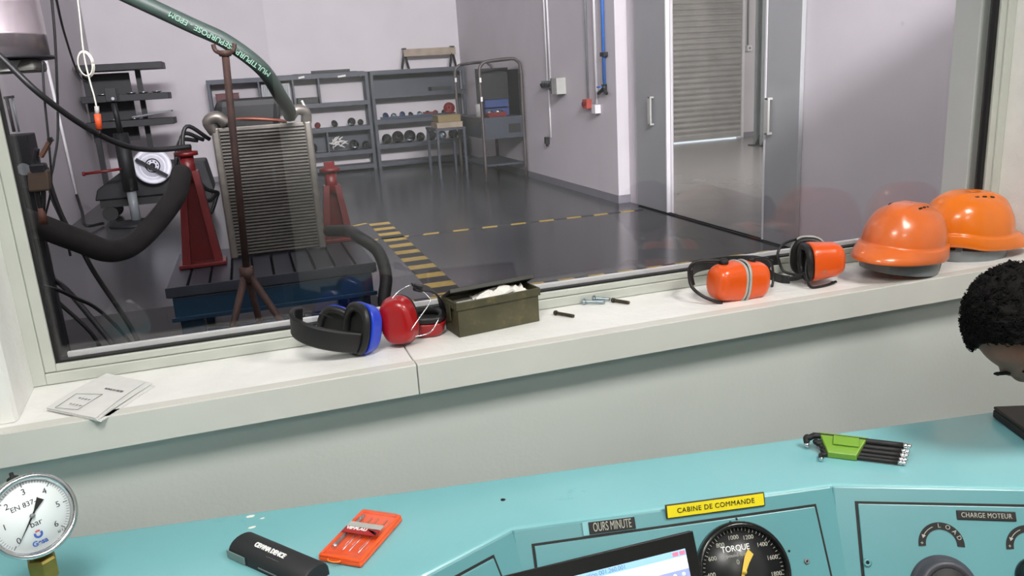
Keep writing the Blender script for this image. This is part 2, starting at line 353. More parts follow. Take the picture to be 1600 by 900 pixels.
# floor marking tapes
def tape(name, a, b, wid, period, duty, label, slant=.0):
    a = V(a); b = V(b); d = (b - a); L = d.length; d.normalize(); s = V((-d.y, d.x, 0))
    t = thing(name, label, 'floor tape', tuple(a))
    vs = []; fs = []; mi = []; xs_ = []; x = 0.0
    while x < L: xs_ += [(x, 0), (min(x + period * duty, L), 1)]; x += period
    xs_.append((L, 0)); z = V((0, 0, .0015)); ds = [q[0] for q in xs_]
    for q in ds: vs += [a + d * q - s * wid / 2 + z, a + d * (q + slant) + s * wid / 2 + z, a + d * q - s * wid / 2, a + d * (q + slant) + s * wid / 2]
    for i in range(len(ds) - 1):
        k = 4 * i; fs += [(k, k + 4, k + 5, k + 1), (k, k + 2, k + 6, k + 4), (k + 1, k + 5, k + 7, k + 3)]; mi += [(i + 1) % 2] * 3
    o = MB().add(vs, fs).build('striped_band', m_tapek, t); o.data.materials.append(m_tapey)
    for pl, q in zip(o.data.polygons, mi): pl.material_index = q
tape('hazard_tape', (1.0, 8.50, 0), (4.30, 8.40, 0), .085, .335, .52, 'narrow black and yellow tape crossing the hall floor to the door track', .02)
tape('hazard_tape', (.9, 5.84, 0), (4.30, 5.80, 0), .075, .265, .53, 'black and yellow floor tape just beyond the bottom of the window', .0)
tape('hazard_tape', (1.36, 9.55, 0), (1.33, 5.9, 0), .24, .36, .46, 'wide diagonal striped warning tape on the floor beside the bedplate', -.0)
tape('hazard_tape', (.55, 9.30, 0), (1.22, 9.62, 0), .06, .5, .8, 'short pale tape strip on the floor at the far end of the wide striped tape')

# ------------------------------------------------------------------ control console
DZ = .85
A1 = V((.171, 1.124, DZ)); P2 = V((.348, 1.197, DZ)); P3 = V((.944, 1.097, DZ)); P4 = V((1.239, .95, DZ))
dl = (A1 - P2).normalized(); P1 = P2 + dl * 1.05
dr = (P4 - P3).normalized(); P5 = P3 + dr * .66
B0 = V((-.442, 1.508, DZ)); B1 = V((1.538, 1.202, DZ)); db = (B1 - B0).normalized()
BL = B0 - db * .5; BR = B1 + db * .04
con = thing('control_console', 'turquoise steel control console with angled dial panels under the window', 'control desk', (.6, 1.0, 0))
top = [P1, P2, P3, P5, BR, BL]
MB().prism([p - V((0, 0, .02)) for p in top], (0, 0, .02)).build('worktop', m_teal, con, .007, seg=3)
TH = math.radians(31)
class Facet:
    def __init__(s, a, b, off=0.0):
        s.a = a.copy(); s.e = (b - a).normalized(); nh = V((s.e.y, -s.e.x, 0))
        if nh.y > 0 and abs(nh.y) > abs(nh.x): nh = -nh
        if nh.dot(V((0, -1, 0)) + V((0, 0, 0))) < 0: nh = -nh
        s.nh = nh; s.n = nh * math.cos(TH) + V((0, 0, 1)) * math.sin(TH)
        s.d = nh * math.sin(TH) - V((0, 0, 1)) * math.cos(TH); s.len = (b - a).length
    def P(s, x, y, h=0): return s.a + s.e * x + s.d * y + s.n * h
    def hit(s, px, py, h=0):
        p = onp(px, py, s.a + s.n * h, s.n) - s.a; return p.dot(s.e), p.dot(s.d)
    def px(s, x, y, h=0): u, v_ = s.hit(x, y, h); return s.P(u, v_, h)
FL, FM, FR = Facet(P1, P2), Facet(P2, P3), Facet(P3, P5)
FH = .40
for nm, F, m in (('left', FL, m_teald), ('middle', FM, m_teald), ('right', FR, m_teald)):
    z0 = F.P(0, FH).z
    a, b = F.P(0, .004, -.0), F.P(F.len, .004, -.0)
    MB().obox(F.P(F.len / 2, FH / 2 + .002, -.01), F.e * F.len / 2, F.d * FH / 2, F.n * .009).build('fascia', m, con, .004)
# lower shelf carrying the open laptop, plinth below
pl = [P1 + V((0, -.0, -.36)), P2 + V((0, 0, -.36)), P3 + V((0, 0, -.36)), P5 + V((0, 0, -.36)), P5 + V((-.25, -.42, -.36)), V((.95, .45, DZ - .36)), V((-.1, .45, DZ - .36)), P1 + V((.0, -.1, -.36))]
pl = [V((-.75, .75, .47)), V((-.3, 1.0, .47)), V((.35, 1.15, .47)), V((.95, 1.05, .47)), V((1.5, .80, .47)), V((1.3, .45, .47)), V((.9, .55, .47)), V((.1, .62, .47)), V((-.5, .45, .47))]
MB().prism(pl, (0, 0, .03)).build('lower_shelf', m_teal, con, .005)
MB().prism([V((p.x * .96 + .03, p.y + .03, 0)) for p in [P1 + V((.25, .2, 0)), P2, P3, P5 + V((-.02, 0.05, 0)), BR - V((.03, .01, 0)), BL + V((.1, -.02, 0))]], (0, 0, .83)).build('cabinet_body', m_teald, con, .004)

def inset(F, x0, x1, y0, y1, name='panel'):   # a screwed-on panel with a dark gap round it
    g = .0045
    MB().obox(F.P((x0 + x1) / 2, (y0 + y1) / 2, -.0005), F.e * ((x1 - x0) / 2 + g), F.d * ((y1 - y0) / 2 + g), F.n * .0008).build('panel_gap', m_black, con)
    return MB().obox(F.P((x0 + x1) / 2, (y0 + y1) / 2, .001), F.e * (x1 - x0) / 2, F.d * (y1 - y0) / 2, F.n * .0022).build(name, m_teald, con, .0015)
mx0, my0 = FM.hit(835, 854); mx1, my1 = FM.hit(1272, 791)
inset(FM, mx0, mx1, (my0 + my1) / 2, .36)
rx0, ry0 = FR.hit(1340, 787)
inset(FR, rx0, FR.len - .03, ry0, .36)
lx1, ly1 = FL.hit(770, 872)
inset(FL, .05, lx1, ly1, .36)
# screws
def screw(F, px, py, r=.0055, m=None):
    p = F.px(px, py, .003)
    s_ = MB().lathe([(0, 0), (r, 0), (r, .0035), (r * .75, .005), (r * .45, .005), (r * .4, .002), (0, .002)], p - F.n * .001, F.n, 18).build('panel_screw', m or m_teald, con)
    MB().lathe([(0, 0), (r * .42, 0), (r * .42, .0003), (0, .0003)], p + F.n * .0015, F.n, 12).build('screw_socket', m_black, s_)
screw(FM, 1260, 877, .005, m_greyp); screw(FR, 1355, 879, .0075)
for (a, b) in ((1151, 811), (1233, 861)):
    p = FM.px(a, b, .0035); MB().lathe([(0, 0), (.0022, 0), (.0022, .0006), (0, .0006)], p - FM.n * .0003, FM.n, 12).build('panel_hole', m_black, con)
p = onz(786, 781, DZ); MB().lathe([(0, 0), (.0048, 0), (.0048, .0005), (0, .0005)], p, (0, 0, 1), 16).build('bolt_hole', m_black, con)
for (x, y, r) in ((391, 807, .006), (410, 810, .003), (394, 824, .005)):
    q = onz(x, y, DZ); MB().prism([q + V((r * (1.3 + .4 * random.random()) * math.cos(k), r * (.6 + .4 * random.random()) * math.sin(k), 0)) for k in (0, .8, 1.6, 2.4, 3.3, 4.2, 5.2)], (0, 0, .0004)).build('paint_chip', m_paper, con)
# worn highlight line of the folded top edge is bevel only; name plates
def plate(F, c1, c2, c3, m, h=.004, bev=.001):
    a = F.px(*c1, 0); b = F.px(*c2, 0); c = F.px(*c3, 0)
    ex = (b - a); ey = (c - a); ey = ey - ex * (ey.dot(ex) / ex.length_squared)
    o = (a + b) / 2 + ey / 2
    return o, ex, ey
o, ex, ey = plate(FM, (921, 835), (993, 826), (920, 816), m_black)
NP = MB().obox(o + FM.n * .003, ex / 2, ey / 2, FM.n * .002).build('name_plate', m_black, con, .0008, label='black engraved plate reading OURS MINUTE')
MB().obox(o - ex * .08 + FM.n * .0012, ex / 2 * 1.1, ey / 2 * 1.12, FM.n * .0012).build('plate_backing', m_teal, NP)
text('OURS MINUTE', o + FM.n * .0052, ex, ey, ey.length * 1.05, m_greyink, NP, sx=.50)
o, ex, ey = plate(FM, (1041, 811), (1195, 790), (1037, 789), m_yellow)
up = (FM.d * -.9 + FM.n * .25).normalized() * ey.length; nn = ex.normalized().cross(up.normalized()); o = o + FM.n * .004
YP = MB().obox(o, ex / 2, up / 2, nn * .0025).build('warning_plate', mat('sign_border', (.25, .22, .12), .5), con, .0008, label='yellow plate reading CABINE DE COMMANDE')
MB().obox(o + nn * .0026, ex / 2 * .975, up / 2 * .86, nn * .0004).build('sign_face', m_yellow, YP)
text('CABINE DE COMMANDE', o + nn * .0034, ex, up, up.length * .50, m_black, YP, sx=1.0, bold=.0, spc=1.1)
# torque dial
C0 = FM.px(1159, 893, .002); R = (FM.px(1232, 890, .002) - FM.px(1086, 896, .002)).length / 2
n = FM.n; e = FM.e; u = -FM.d
G = MB().lathe([(0, 0), (R, 0), (R, .012), (R * .97, .018), (R * .90, .020), (R * .875, .014), (R * .87, .008), (0, .008)], C0, n, 56).build('torque_dial', m_blackgl, con, label='round black dial with yellow needle, marked TORQUE')
MB().lathe([(0, 0), (R * .87, 0), (R * .87, .0006), (0, .0006)], C0 + n * .0085, n, 48).build('dial_face', m_dialk, G)
text('TORQUE', C0 + n * .0095 + u * R * .47 - e * R * .08, e, u, R * .165, m_whiteink, G, sx=.92, bold=.0001)
text('pound-feet', C0 + n * .0095 + u * R * .34 - e * R * .08, e, u, R * .10, m_greyink, G)
text('0', C0 + n * .0095 + u * R * .20 - e * R * .08, e, u, R * .13, m_greyink, G)
for k, s_ in enumerate(('200', '400', '600', '800', '1000', '1200', '1400', '1600', '1800')):
    a = math.radians(205 - 27 * k); q = C0 + n * .0095 + (e * math.cos(a) + u * math.sin(a)) * R * .69
    text(s_, q, e, u, R * .12, m_greyink, G)
tk = MB()
for k in range(41):
    a = math.radians(205 - 27 * k / 5); dd = (e * math.cos(a) + u * math.sin(a)); tt = dd.cross(n)
    L = .05 if k % 5 else .075
    tk.obox(C0 + n * .0094 + dd * R * (.86 - L / 2), dd * R * L / 2, tt * .0005, n * .0002)
tk.build('scale_marks', m_greyink, G)
a = math.radians(62); dd = (e * math.cos(a) + u * math.sin(a)); tt = dd.cross(n); q = C0 + n * .0115
MB().prism([q - dd * R * .28 - tt * R * .015, q + dd * R * .28 - tt * R * .075, q + dd * R * .46 - tt * R * .05, q + dd * R * .40 + tt * R * .09, q + dd * R * .2 + tt * R * .05, q - dd * R * .28 + tt * R * .015], n * .0008).build('needle', m_needle, G)
MB().lathe([(0, 0), (R * .05, 0), (R * .05, .003), (0, .004)], q, n, 16).build('needle_hub', m_needle, G)
for k in range(3):
    a = math.radians(60 + 120 * k + 35); MB().ball(C0 + (e * math.cos(a) + u * math.sin(a)) * R * 1.0 + n * .012, .0025, n=8, m=6).build('bezel_screw', m_black, G)
# right panel: name plate, load scales, knobs
o, ex, ey = plate(FR, (1494, 812), (1587, 815), (1495, 797), m_black)
NP2 = MB().obox(o + FR.n * .0042, ex / 2, ey / 2, FR.n * .0015).build('name_plate', m_black, con, .0015, label='black engraved plate reading CHARGE MOTEUR')
text('CHARGE MOTEUR', o + FR.n * .0060, ex, ey, ey.length * .72, m_greyink, NP2, sx=.80, spc=1.08)
def loadscale(pc, word, f=1.0):
    c = FR.px(*pc, .003); e = FR.e; u = -FR.d; n = FR.n; ro, ri = .0385 * f, .0265 * f; poly = []; N = 24
    for k in range(N + 1): a = math.radians(185 - 190 * k / N); poly.append(c + (e * math.cos(a) + u * math.sin(a)) * ro)
    inn = []
    for k in range(N + 1): a = math.radians(185 - 190 * k / N); inn.append(c + (e * math.cos(a) + u * math.sin(a)) * ri)
    vs = []; fs = []
    for p_, q_ in zip(poly, inn): vs += [p_, q_, p_ + n * .0018, q_ + n * .0018]
    for k in range(N): b = 4 * k; fs += [(b + 2, b + 6, b + 7, b + 3), (b, b + 4, b + 6, b + 2), (b + 1, b + 3, b + 7, b + 5), (b, b + 1, b + 5, b + 4)]
    fs += [(0, 2, 3, 1), (4 * N, 4 * N + 1, 4 * N + 3, 4 * N + 2)]
    S_ = MB().add(vs, fs).build('scale_arc', m_black, con)
    rm = (ro + ri) / 2
    def at(a): a = math.radians(a); return c + n * .0022 + (e * math.cos(a) + u * math.sin(a)) * rm, (e * math.sin(a) - u * math.cos(a)), (e * math.cos(a) + u * math.sin(a))
    for ch, a in zip(word, (92, 66, 43, 22)): q, xd, yd = at(a); text(ch, q, xd, yd, .0105 * f, m_greyink, S_)
    q, xd, yd = at(176); text('+', q, xd, yd, .010 * f, m_greyink, S_)
    pts = [at(a)[0] for a in (112, 120, 130, 140, 150, 160)]
    ar = MB().ribbon(pts, n, .0003, .0011)
    q, xd, yd = at(161); ar2 = [q, q + xd * .006 + yd * .0035, q + xd * .006 - yd * .0035]
    ar.prism(ar2, n * .0004); ar.build('arrow_mark', m_greyink, S_)
    return c
loadscale((1471, 851), 'LOAD'); loadscale((1609, 856), 'LOAD')
def knob(F, pc, r, m1, m2, h=.034):
    c = F.px(*pc, .003); n = F.n
    K = MB().lathe([(0, 0), (r * 1.12, 0), (r * 1.12, .006), (r * 1.05, .010), (r, .012), (r * .97, h * .8), (r * .90, h), (r * .80, h * 1.02), (r * .74, h * .94), (0, h * .94)], c, n, 40).build('control_knob', m1, con)
    MB().lathe([(0, 0), (r * .72, 0), (r * .70, .002), (0, .002)], c + n * h * .95, n, 30).build('knob_cap', m2, K)
knob(FR, (1474, 919), .050, mat('grey_knob', (.25, .25, .28), .45), m_black)
knob(FR, (1618, 902), .030, m_blackgl, m_black)
knob(FR, (1424, 928), .026, m_greyp, m_ltgrey, .05)

# ------------------------------------------------------------------ open laptop in front of the dials
tr = CAM + ray(1082, 829) * 1.17
tl = onz(790, 900, tr.z); ex = (tr - tl).normalized(); bk = V((-ex.y, ex.x, 0))
TL = math.radians(24); dn = (-V((0, 0, 1)) * math.cos(TL) - bk * math.sin(TL)).normalized(); nl = -(ex.cross(dn)).normalized()
if nl.dot(CAM - tr) < 0: nl = -nl
LW, LH = .375, .252
c = tr - ex * LW / 2 + dn * LH / 2
hinge = tr - ex * LW / 2 + dn * (LH + .01)
LP = thing('laptop', 'open black laptop with lit screen below the yellow sign', 'laptop', tuple(hinge - V((0, 0, .03))))
MB().obox(c - nl * .004, ex * LW / 2, dn * LH / 2, nl * .004).build('lid', m_black, LP, .003)
MB().obox(c + nl * .0006, ex * LW / 2, dn * LH / 2, nl * .0012).build('screen_bezel', m_blackgl, LP, .0011)
bw = .0185; sw, sh = LW - 2 * bw, LH - .048
scn = c + nl * .0020 - dn * .0025
e_white = mat('screen_light', (.80, .84, .92), .4, var=.02, emit=.62); e_bar = mat('screen_bar', (.55, .72, .88), .4, var=0, emit=.55)
e_tool = mat('screen_toolbar', (.55, .60, .76), .4, var=0, emit=.5); e_red = mat('screen_button', (.80, .45, .55), .4, var=0, emit=.5); e_txt = mat('screen_text', (.35, .48, .62), .4, var=0, emit=.3)
S_ = MB().obox(scn, ex * sw / 2, dn * sh / 2, nl * .0004).build('screen', e_white, LP, label='lit white screen')
q = scn - dn * (sh / 2 - .0045) + nl * .0005; MB().obox(q, ex * sw / 2, dn * .0045, nl * .0002).build('title_bar', e_bar, S_)
text('(C:) Configuration 001.260.001', q + ex * .02 + nl * .0003, ex, -dn, .0085, e_txt, S_, ext=.0001)
for k in range(2): MB().obox(q + ex * (sw / 2 - .006 - .011 * k) + nl * .0004, ex * .0045, dn * .0028, nl * .0002).build('window_button', e_red, S_)
q = scn - dn * (sh / 2 - .034) + nl * .0005; MB().obox(q, ex * sw / 2, dn * .0065, nl * .0002).build('tool_bar', e_tool, S_)
for k in range(2): MB().lathe([(0, 0), (.003, 0), (.003, .0003), (0, .0003)], q + ex * (sw / 2 - .010 - .014 * k) + nl * .0002, nl, 12).build('tool_icon', e_white, S_)
fwd = V((ex.y, -ex.x, 0)); fwd = -fwd if fwd.dot(V((0, -1, 0))) < 0 else fwd
bt = V((.03 * 0, 0, 1)); base_c = hinge + fwd * .125 - V((0, 0, .012))
bs = MB().obox(base_c, ex * LW / 2, fwd * .125, bt * .011).build('keyboard_base', m_black, LP, .003)
kb = MB()
MB().cyl(hinge - ex * .14, hinge - ex * .10, .006, 12).build('hinge', m_black, LP); MB().cyl(hinge + ex * .10, hinge + ex * .14, .006, 12).build('hinge', m_black, LP)
KD = MB().obox(base_c + V((0, 0, .0115)) - fwd * .02, ex * .16, fwd * .055, bt * .0008).build('key_bed', m_blackp, bs)
# riser box the laptop stands on
zt = base_c.z - .011
RZ = thing('equipment_box', 'grey box under the open laptop', 'box', tuple(V((base_c.x, base_c.y, .5))))
MB().obox(V((base_c.x, base_c.y, (zt + .5) / 2)), ex * .17, fwd * .11, V((0, 0, (zt - .5) / 2 - .0005))).build('casing', m_greyp, RZ, .004)
MB().obox(V((base_c.x, base_c.y, (zt + .5) / 2)) + fwd * .111, ex * .15, fwd * .001, V((0, 0, (zt - .5) / 2 - .012))).build('front_plate', m_blackp, RZ)

# closed laptop at the right end
c0 = onz(1550, 652, DZ); c1 = V((1.395, 1.081, DZ)); d1 = (c1 - c0).normalized(); d2 = V((d1.y, -d1.x, 0)); d2 = -d2 if d2.x < 0 else d2
cc = c0 + d1 * .115 + d2 * .07
CL = thing('laptop', 'closed black laptop lying on the right end of the console', 'laptop', tuple(cc))
MB().obox(cc + V((0, 0, .010)), d1 * .115, d2 * .07, V((0, 0, .0085))).build('keyboard_base', m_black, CL, .003)
MB().obox(cc + V((0, 0, .0225)), d1 * .115, d2 * .07, V((0, 0, .0035))).build('lid', m_blackp, CL, .003)
MB().cyl(cc + V((0, 0, .0008)) + d1 * .09, cc + V((0, 0, .0008)) + d1 * .09 + V((0, 0, .002)), .008, 12).build('rubber_foot', m_black, CL)

# ------------------------------------------------------------------ pressure gauge
gc = CAM + ray(50, 806) * 1.20
gn = V((.56, -.78, .30)).normalized(); gx = V((0, 0, 1)).cross(gn).normalized(); gu = gn.cross(gx); GR = .0635
PG = thing('pressure_gauge', 'round steel bar pressure gauge on a brass fitting at the left end of the console', 'gauge', (gc.x, gc.y, DZ))
MB().lathe([(0, -.045), (GR * .86, -.045), (GR * .93, -.038), (GR * .93, -.006), (GR * .99, -.004), (GR, .004), (GR * .98, .008), (GR * .92, .009), (GR * .86, .006), (GR * .845, -.002), (0, -.002)], gc, gn, 64).build('case', m_steel, PG)
D = MB().lathe([(0, 0), (GR * .87, 0), (GR * .87, .0006), (0, .0006)], gc - gn * .0015, gn, 48).build('dial_face', m_dial, PG)
o = gc - gn * .0005
for k in range(7):
    a = math.radians(225 - 45 * k); q = o + (gx * math.cos(a) + gu * math.sin(a)) * GR * .60
    text(str(k), q, gx, gu, GR * .20, m_ink, D, ext=.0002)
mk = MB(); mk2 = MB()
for k in range(61):
    a = math.radians(225 - 4.5 * k); dd = gx * math.cos(a) + gu * math.sin(a); tt = dd.cross(gn); mj = k % 10 == 0
    mk2.obox(o + dd * GR * (.80 if not mj else .77), dd * GR * (.035 if not mj else .05), tt * (.0003 if not mj else .0007), gn * .0002)
mk2.v, mk2.f, mk2.sm = mk2.v, mk2.f, mk2.sm; mk2.build('scale_marks', mat('fine_marks', (.42, .44, .46), .6, var=0), D)
text('EN 837-1', o + gu * GR * .30 - gx * GR * .05, gx, gu, GR * .17, m_ink, D, ext=.0002)
text('bar', o - gu * GR * .20 + gx * GR * .03, gx, gu, GR * .21, m_ink, D, ext=.0002)
text('kl 1.6', o - gu * GR * .62 + gx * GR * .50, gx, gu, GR * .09, m_ink, D, ext=.0002)
text('Gesa', o - gu * GR * .66 - gx * GR * .02, gx, gu, GR * .17, m_bluelogo, D, ext=.0002, bold=.0003)
lo = o - gu * GR * .46; arc = [lo + (gx * math.cos(math.radians(a)) + gu * math.sin(math.radians(a))) * GR * .075 for a in range(150, 400, 20)]
MB().ribbon(arc, gn, .0004, GR * .05).build('logo', m_bluelogo, D)
arc = [lo + (gx * math.cos(math.radians(a)) + gu * math.sin(math.radians(a))) * GR * .075 for a in range(50, 150, 20)]
MB().ribbon(arc, gn, .0004, GR * .04).build('logo', m_redlogo, D)
a = math.radians(228); dd = gx * math.cos(a) + gu * math.sin(a); tt = dd.cross(gn); q = o + gn * .0018
nd = MB().prism([q + dd * GR * .72, q + tt * GR * .022, q - dd * GR * .12 + tt * GR * .02, q - dd * GR * .42 + tt * GR * .085, q - dd * GR * .42 - tt * GR * .085, q - dd * GR * .12 - tt * GR * .02, q - tt * GR * .022], gn * .0007).build('needle', m_black, PG)
MB().lathe([(0, 0), (GR * .06, 0), (GR * .05, .003), (0, .003)], q, gn, 16).build('needle_hub', m_greyp, PG)
MB().lathe([(.006, 0), (.009, .003), (.008, .006), (.003, .008), (.003, .013), (0, .014)], gc + gu * GR * .90 - gn * .022, gu, 14).build('vent_plug', m_black, PG)
fb = gc - gu * GR * .9 - gn * .022; dnv = V((0, 0, -1))
MB().cyl(fb - dnv * .01, fb + dnv * .014, .011, 18).build('stem', m_brass, PG)
MB().lathe([(0, 0), (.0185, 0), (.0215, .004), (.0215, .032), (.0185, .036), (0, .036)], fb + dnv * .010, dnv, 6, smooth=False).build('hex_fitting', m_brass, PG, .001)
MB().cyl((fb + dnv * .04), V((fb.x, fb.y, DZ + .0005)), .012, 18).build('pipe', m_steel, PG)
WLOC_g = fb

# ------------------------------------------------------------------ small things on the console
k0 = onz(505, 880, DZ); k1 = onz(572, 888, DZ); k2 = onz(560, 803, DZ); k3 = onz(623, 815, DZ)
ku = ((k1 - k0) + (k3 - k2)).normalized(); kv = ((k2 - k0) + (k3 - k1)).normalized(); kv = (kv - ku * kv.dot(ku)).normalized()
kw = ((k1 - k0).length + (k3 - k2).length) / 2; kh = ((k2 - k0).length + (k3 - k1).length) / 2; kc = (k0 + k1 + k2 + k3) / 4; Zv = V((0, 0, 1))
K = thing('screwdriver_set', 'orange plastic case of small screwdrivers on the console', 'tool set', tuple(kc))
MB().obox(kc + Zv * .005, ku * kw / 2, kv * kh / 2, Zv * .0045).build('case_base', m_kit, K, .0035, seg=3)
for s_ in (-1, 1):
    MB().obox(kc + Zv * .011 + ku * s_ * (kw / 2 - .004), ku * .0032, kv * (kh / 2 - .002), Zv * .0025).build('case_rim', m_kit, K, .0015)
    MB().obox(kc + Zv * .011 + kv * s_ * (kh / 2 - .004), ku * (kw / 2 - .002), kv * .0032, Zv * .0025).build('case_rim', m_kit, K, .0015)
for i, (x, r) in enumerate(((-.30, .0045), (-.10, .0012), (.05, .0012), (.27, .0012))):
    a = kc + ku * kw * x - kv * kh * .34 + Zv * (.0095 + r); b = kc + ku * kw * x + kv * kh * .36 + Zv * (.0095 + r)
    if i == 0:
        h = MB().tube([a, a + (b - a) * .08, a + (b - a) * .1, a + (b - a) * .85, a + (b - a) * .88, b], [r * 1.1, r * 1.1, r * .8, r * .8, r * 1.1, r * .6], 14).build('screwdriver_handle', m_steel, K)
    else:
        MB().cyl(a, b, r, 8).build('driver_bit', m_steel, K)
m_clear = glassmat('clear_lid', (1, .93, .9)); m_clear.node_tree.nodes['Principled BSDF'].inputs['Alpha'].default_value = .25
m_clear.node_tree.nodes['Principled BSDF'].inputs['Roughness'].default_value = .05
band = kc + kv * kh * .10 + Zv * .0195
MB().obox(band, ku * kw * .40, kv * .008, Zv * .0008).build('label_band', m_ltgrey, K)
RB = MB().obox(band - kv * .016, ku * kw * .40, kv * .0095, Zv * .0008).build('label_band', m_red, K)
text('VIRPLAU', band - kv * .0125 - ku * kw * .12 + Zv * .001, ku, kv, .0105, m_whiteink, RB, bold=.0004)
MB().prism([band - kv * .010 + ku * kw * .10 + Zv * .0009, band - kv * .016 + ku * kw * .38 + Zv * .0009, band - kv * .024 + ku * kw * .40 + Zv * .0009, band - kv * .013 + ku * kw * .28 + Zv * .0009], Zv * .0005).build('label_swoosh', m_black, RB)
MB().obox(kc + Zv * .016, ku * (kw / 2 - .006), kv * (kh / 2 - .006), Zv * .0028).build('clear_lid', m_clear, K, .001)
ringp = [kc - kv * (kh / 2 + .002) + ku * (-.008 + .012 * math.cos(a)) + kv * (-.006 * math.sin(a)) + Zv * .010 for a in [PI * t / 10 for t in range(11)]]
MB().tube(ringp, .0012, 8).build('hanging_loop', mat('orange_loop', (.98, .55, .2), .3), K)

# spectacle-type black case
q0 = V((-.103, 1.327, DZ)); hx = V((.607, -.795, 0)).normalized(); hy = V((-hx.y, hx.x, 0)); 
L = .19; W_ = .056; HT = .030
a0 = q0 + hx * .0 - hy * .004
def halfcase(o, L0, L1, w, h, inset_=0, z0=.0006):
    prof = [];
    for k in range(13): t = PI * k / 12; prof.append((math.cos(t) * w / 2, (math.sin(t) ** .75) * h + .006))
    prof = [(w / 2, 0)] + prof + [(-w / 2, 0)]
    xs_ = [L0, L0 + .003, L1 - .003, L1]; sc_ = [.94, 1, 1, .94]; vs = []; n = len(prof)
    for x, s_ in zip(xs_, sc_): vs += [o + hx * x - hy * p[0] * s_ + Zv * (p[1] * s_ + z0) for p in prof]
    fs = [(i * n + k, i * n + (k + 1) % n, (i + 1) * n + (k + 1) % n, (i + 1) * n + k) for i in range(3) for k in range(n)]
    fs += [tuple(reversed(range(n))), tuple(range(3 * n, 4 * n))]
    return MB().add(vs, fs, True)
BC = thing('tool_holder', 'black rounded holder with white lettering beside the orange case', 'tool case', tuple(a0))
bcase = halfcase(a0, 0, L, W_, HT - .0055).build('shell', mat('black_case', (.13, .13, .145), .6, var=.04), BC)
eb = bcase.modifiers.new('edge', 'EDGE_SPLIT'); eb.split_angle = .8
MB().obox(a0 + hx * .022 - hy * (W_ / 2 + .0008) + Zv * .0085, hx * .024, hy * .001, Zv * .0075).build('side_window', mat('grey_side', (.44, .52, .51), .4), BC, .001)
MB().obox(a0 + hx * .15 - hy * (W_ / 2 + .0006) + Zv * .0075, hx * .07, hy * .0006, Zv * .001).build('seam_strip', m_greyp, BC)
tn = (Zv * .93 - hy * .36).normalized(); tu = (hy * .93 + Zv * .36)
tc_ = a0 + hx * .088 - hy * .007 + Zv * (HT + .0008)
text('CEWMA DENCE', tc_, hx, tu, .0115, m_whiteink, bcase, bold=.0005, ext=.0012, sx=.9)
MB().obox(tc_ + hx * .018 - tu * .0095 - tn * .0008, hx * .016, tu * .0018, tn * .0008).build('small_print', m_whiteink, bcase)

# hex key set in green holder
a = onz(1290, 706, DZ); b = onz(1420, 722, DZ); jx = (b - a).normalized(); jy = V((-jx.y, jx.x, 0))
HK = thing('hex_key_set', 'set of black ball-end keys in a green clip holder on the console', 'tool set', tuple(a))
o = onz(1250, 704, DZ) + jy * .002
Lk = (onz(1422, 722, DZ) - onz(1250, 704, DZ)).length
def keyrow(y, z, r, x0, x1, hook, tip=True, hdir=None):
    z = DZ + z; A = o + jx * x0 + jy * y; A.z = z; B = o + jx * x1 + jy * y; B.z = z
    hd = hdir or (-jy * .9 - Zv * .35).normalized()
    pts = [A + jx * .012 + hd * hook, A + jx * .010 + hd * hook * .5, A + jx * .012 + hd * hook * .30, A + jx * .016 + hd * .006, A + jx * .024 + hd * .001, A + jx * .036, B - jx * .014]
    ob = MB().tube(smooth_path(pts, 6), r, 6 if r > .01 else 10).build('hex_key', m_black, HK)
    MB().tube([B - jx * .015, B - jx * .006, B - jx * .005, B - jx * .003, B, B + jx * .0015], [r * .95, r * .95, r * .6, r * .95, r * .8, r * .3], 10).build('ball_tip', m_chrome, ob)
    e0 = pts[0]
    if hook > .01: MB().tube([e0, e0 + hd * .008], [r * .93, r * .93], 10).build('short_tip', m_chrome, ob)
keyrow(.020, .027, .0062, .000, Lk * 1.0, .017, hdir=(-jy * .45 - Zv * .85).normalized())
keyrow(.011, .0195, .0056, .018, Lk * .985, .004, hdir=(-jy * .8 - Zv * .5).normalized())
keyrow(.0025, .0145, .0052, .030, Lk * .975, .002, hdir=(-jy * .8 - Zv * .3).normalized())
keyrow(-.0055, .0095, .0046, .032, Lk * .965, .002, hdir=(-jy * .9 - Zv * .3).normalized())
keyrow(-.013, .0062, .0042, .030, Lk * .955, .022, hdir=(-jy * .98 - Zv * .01).normalized())
hs = []
def hp(x, y, z): p = o + jx * x + jy * y; p.z = DZ + z; return p
x0, x1 = .044, .114
hold = MB()
prof = [(-.019, .001), (-.020, .013), (-.012, .019), (.010, .030), (.024, .034), (.028, .028), (.026, .018), (.006, .008), (-.004, .001)]
n_ = len(prof); vs = []
for x, f in ((x0, 0), (x0 + .002, 0), (x1 - .002, 0), (x1, 0)):
    for (y, z) in prof: vs.append(hp(x + (.018 * (-y / .02) * (1 if x < .08 else -1) if y > -.02 else .018 * (1 if x < .08 else -1)) * .5, y, z))
fs = [(i * n_ + k, i * n_ + (k + 1) % n_, (i + 1) * n_ + (k + 1) % n_, (i + 1) * n_ + k) for i in range(3) for k in range(n_)] + [tuple(reversed(range(n_))), tuple(range(3 * n_, 4 * n_))]
hold.add(vs, fs).build('clip_holder', m_green, HK, .0015)
MB().obox((hp(.066, .004, .0295) + hp(.104, .004, .0295)) / 2, jx * .024, (jy * .010 + Zv * .005), (Zv * .9 - jy * .45).normalized() * .0022).build('thumb_pad', m_green, HK, .002, seg=3)

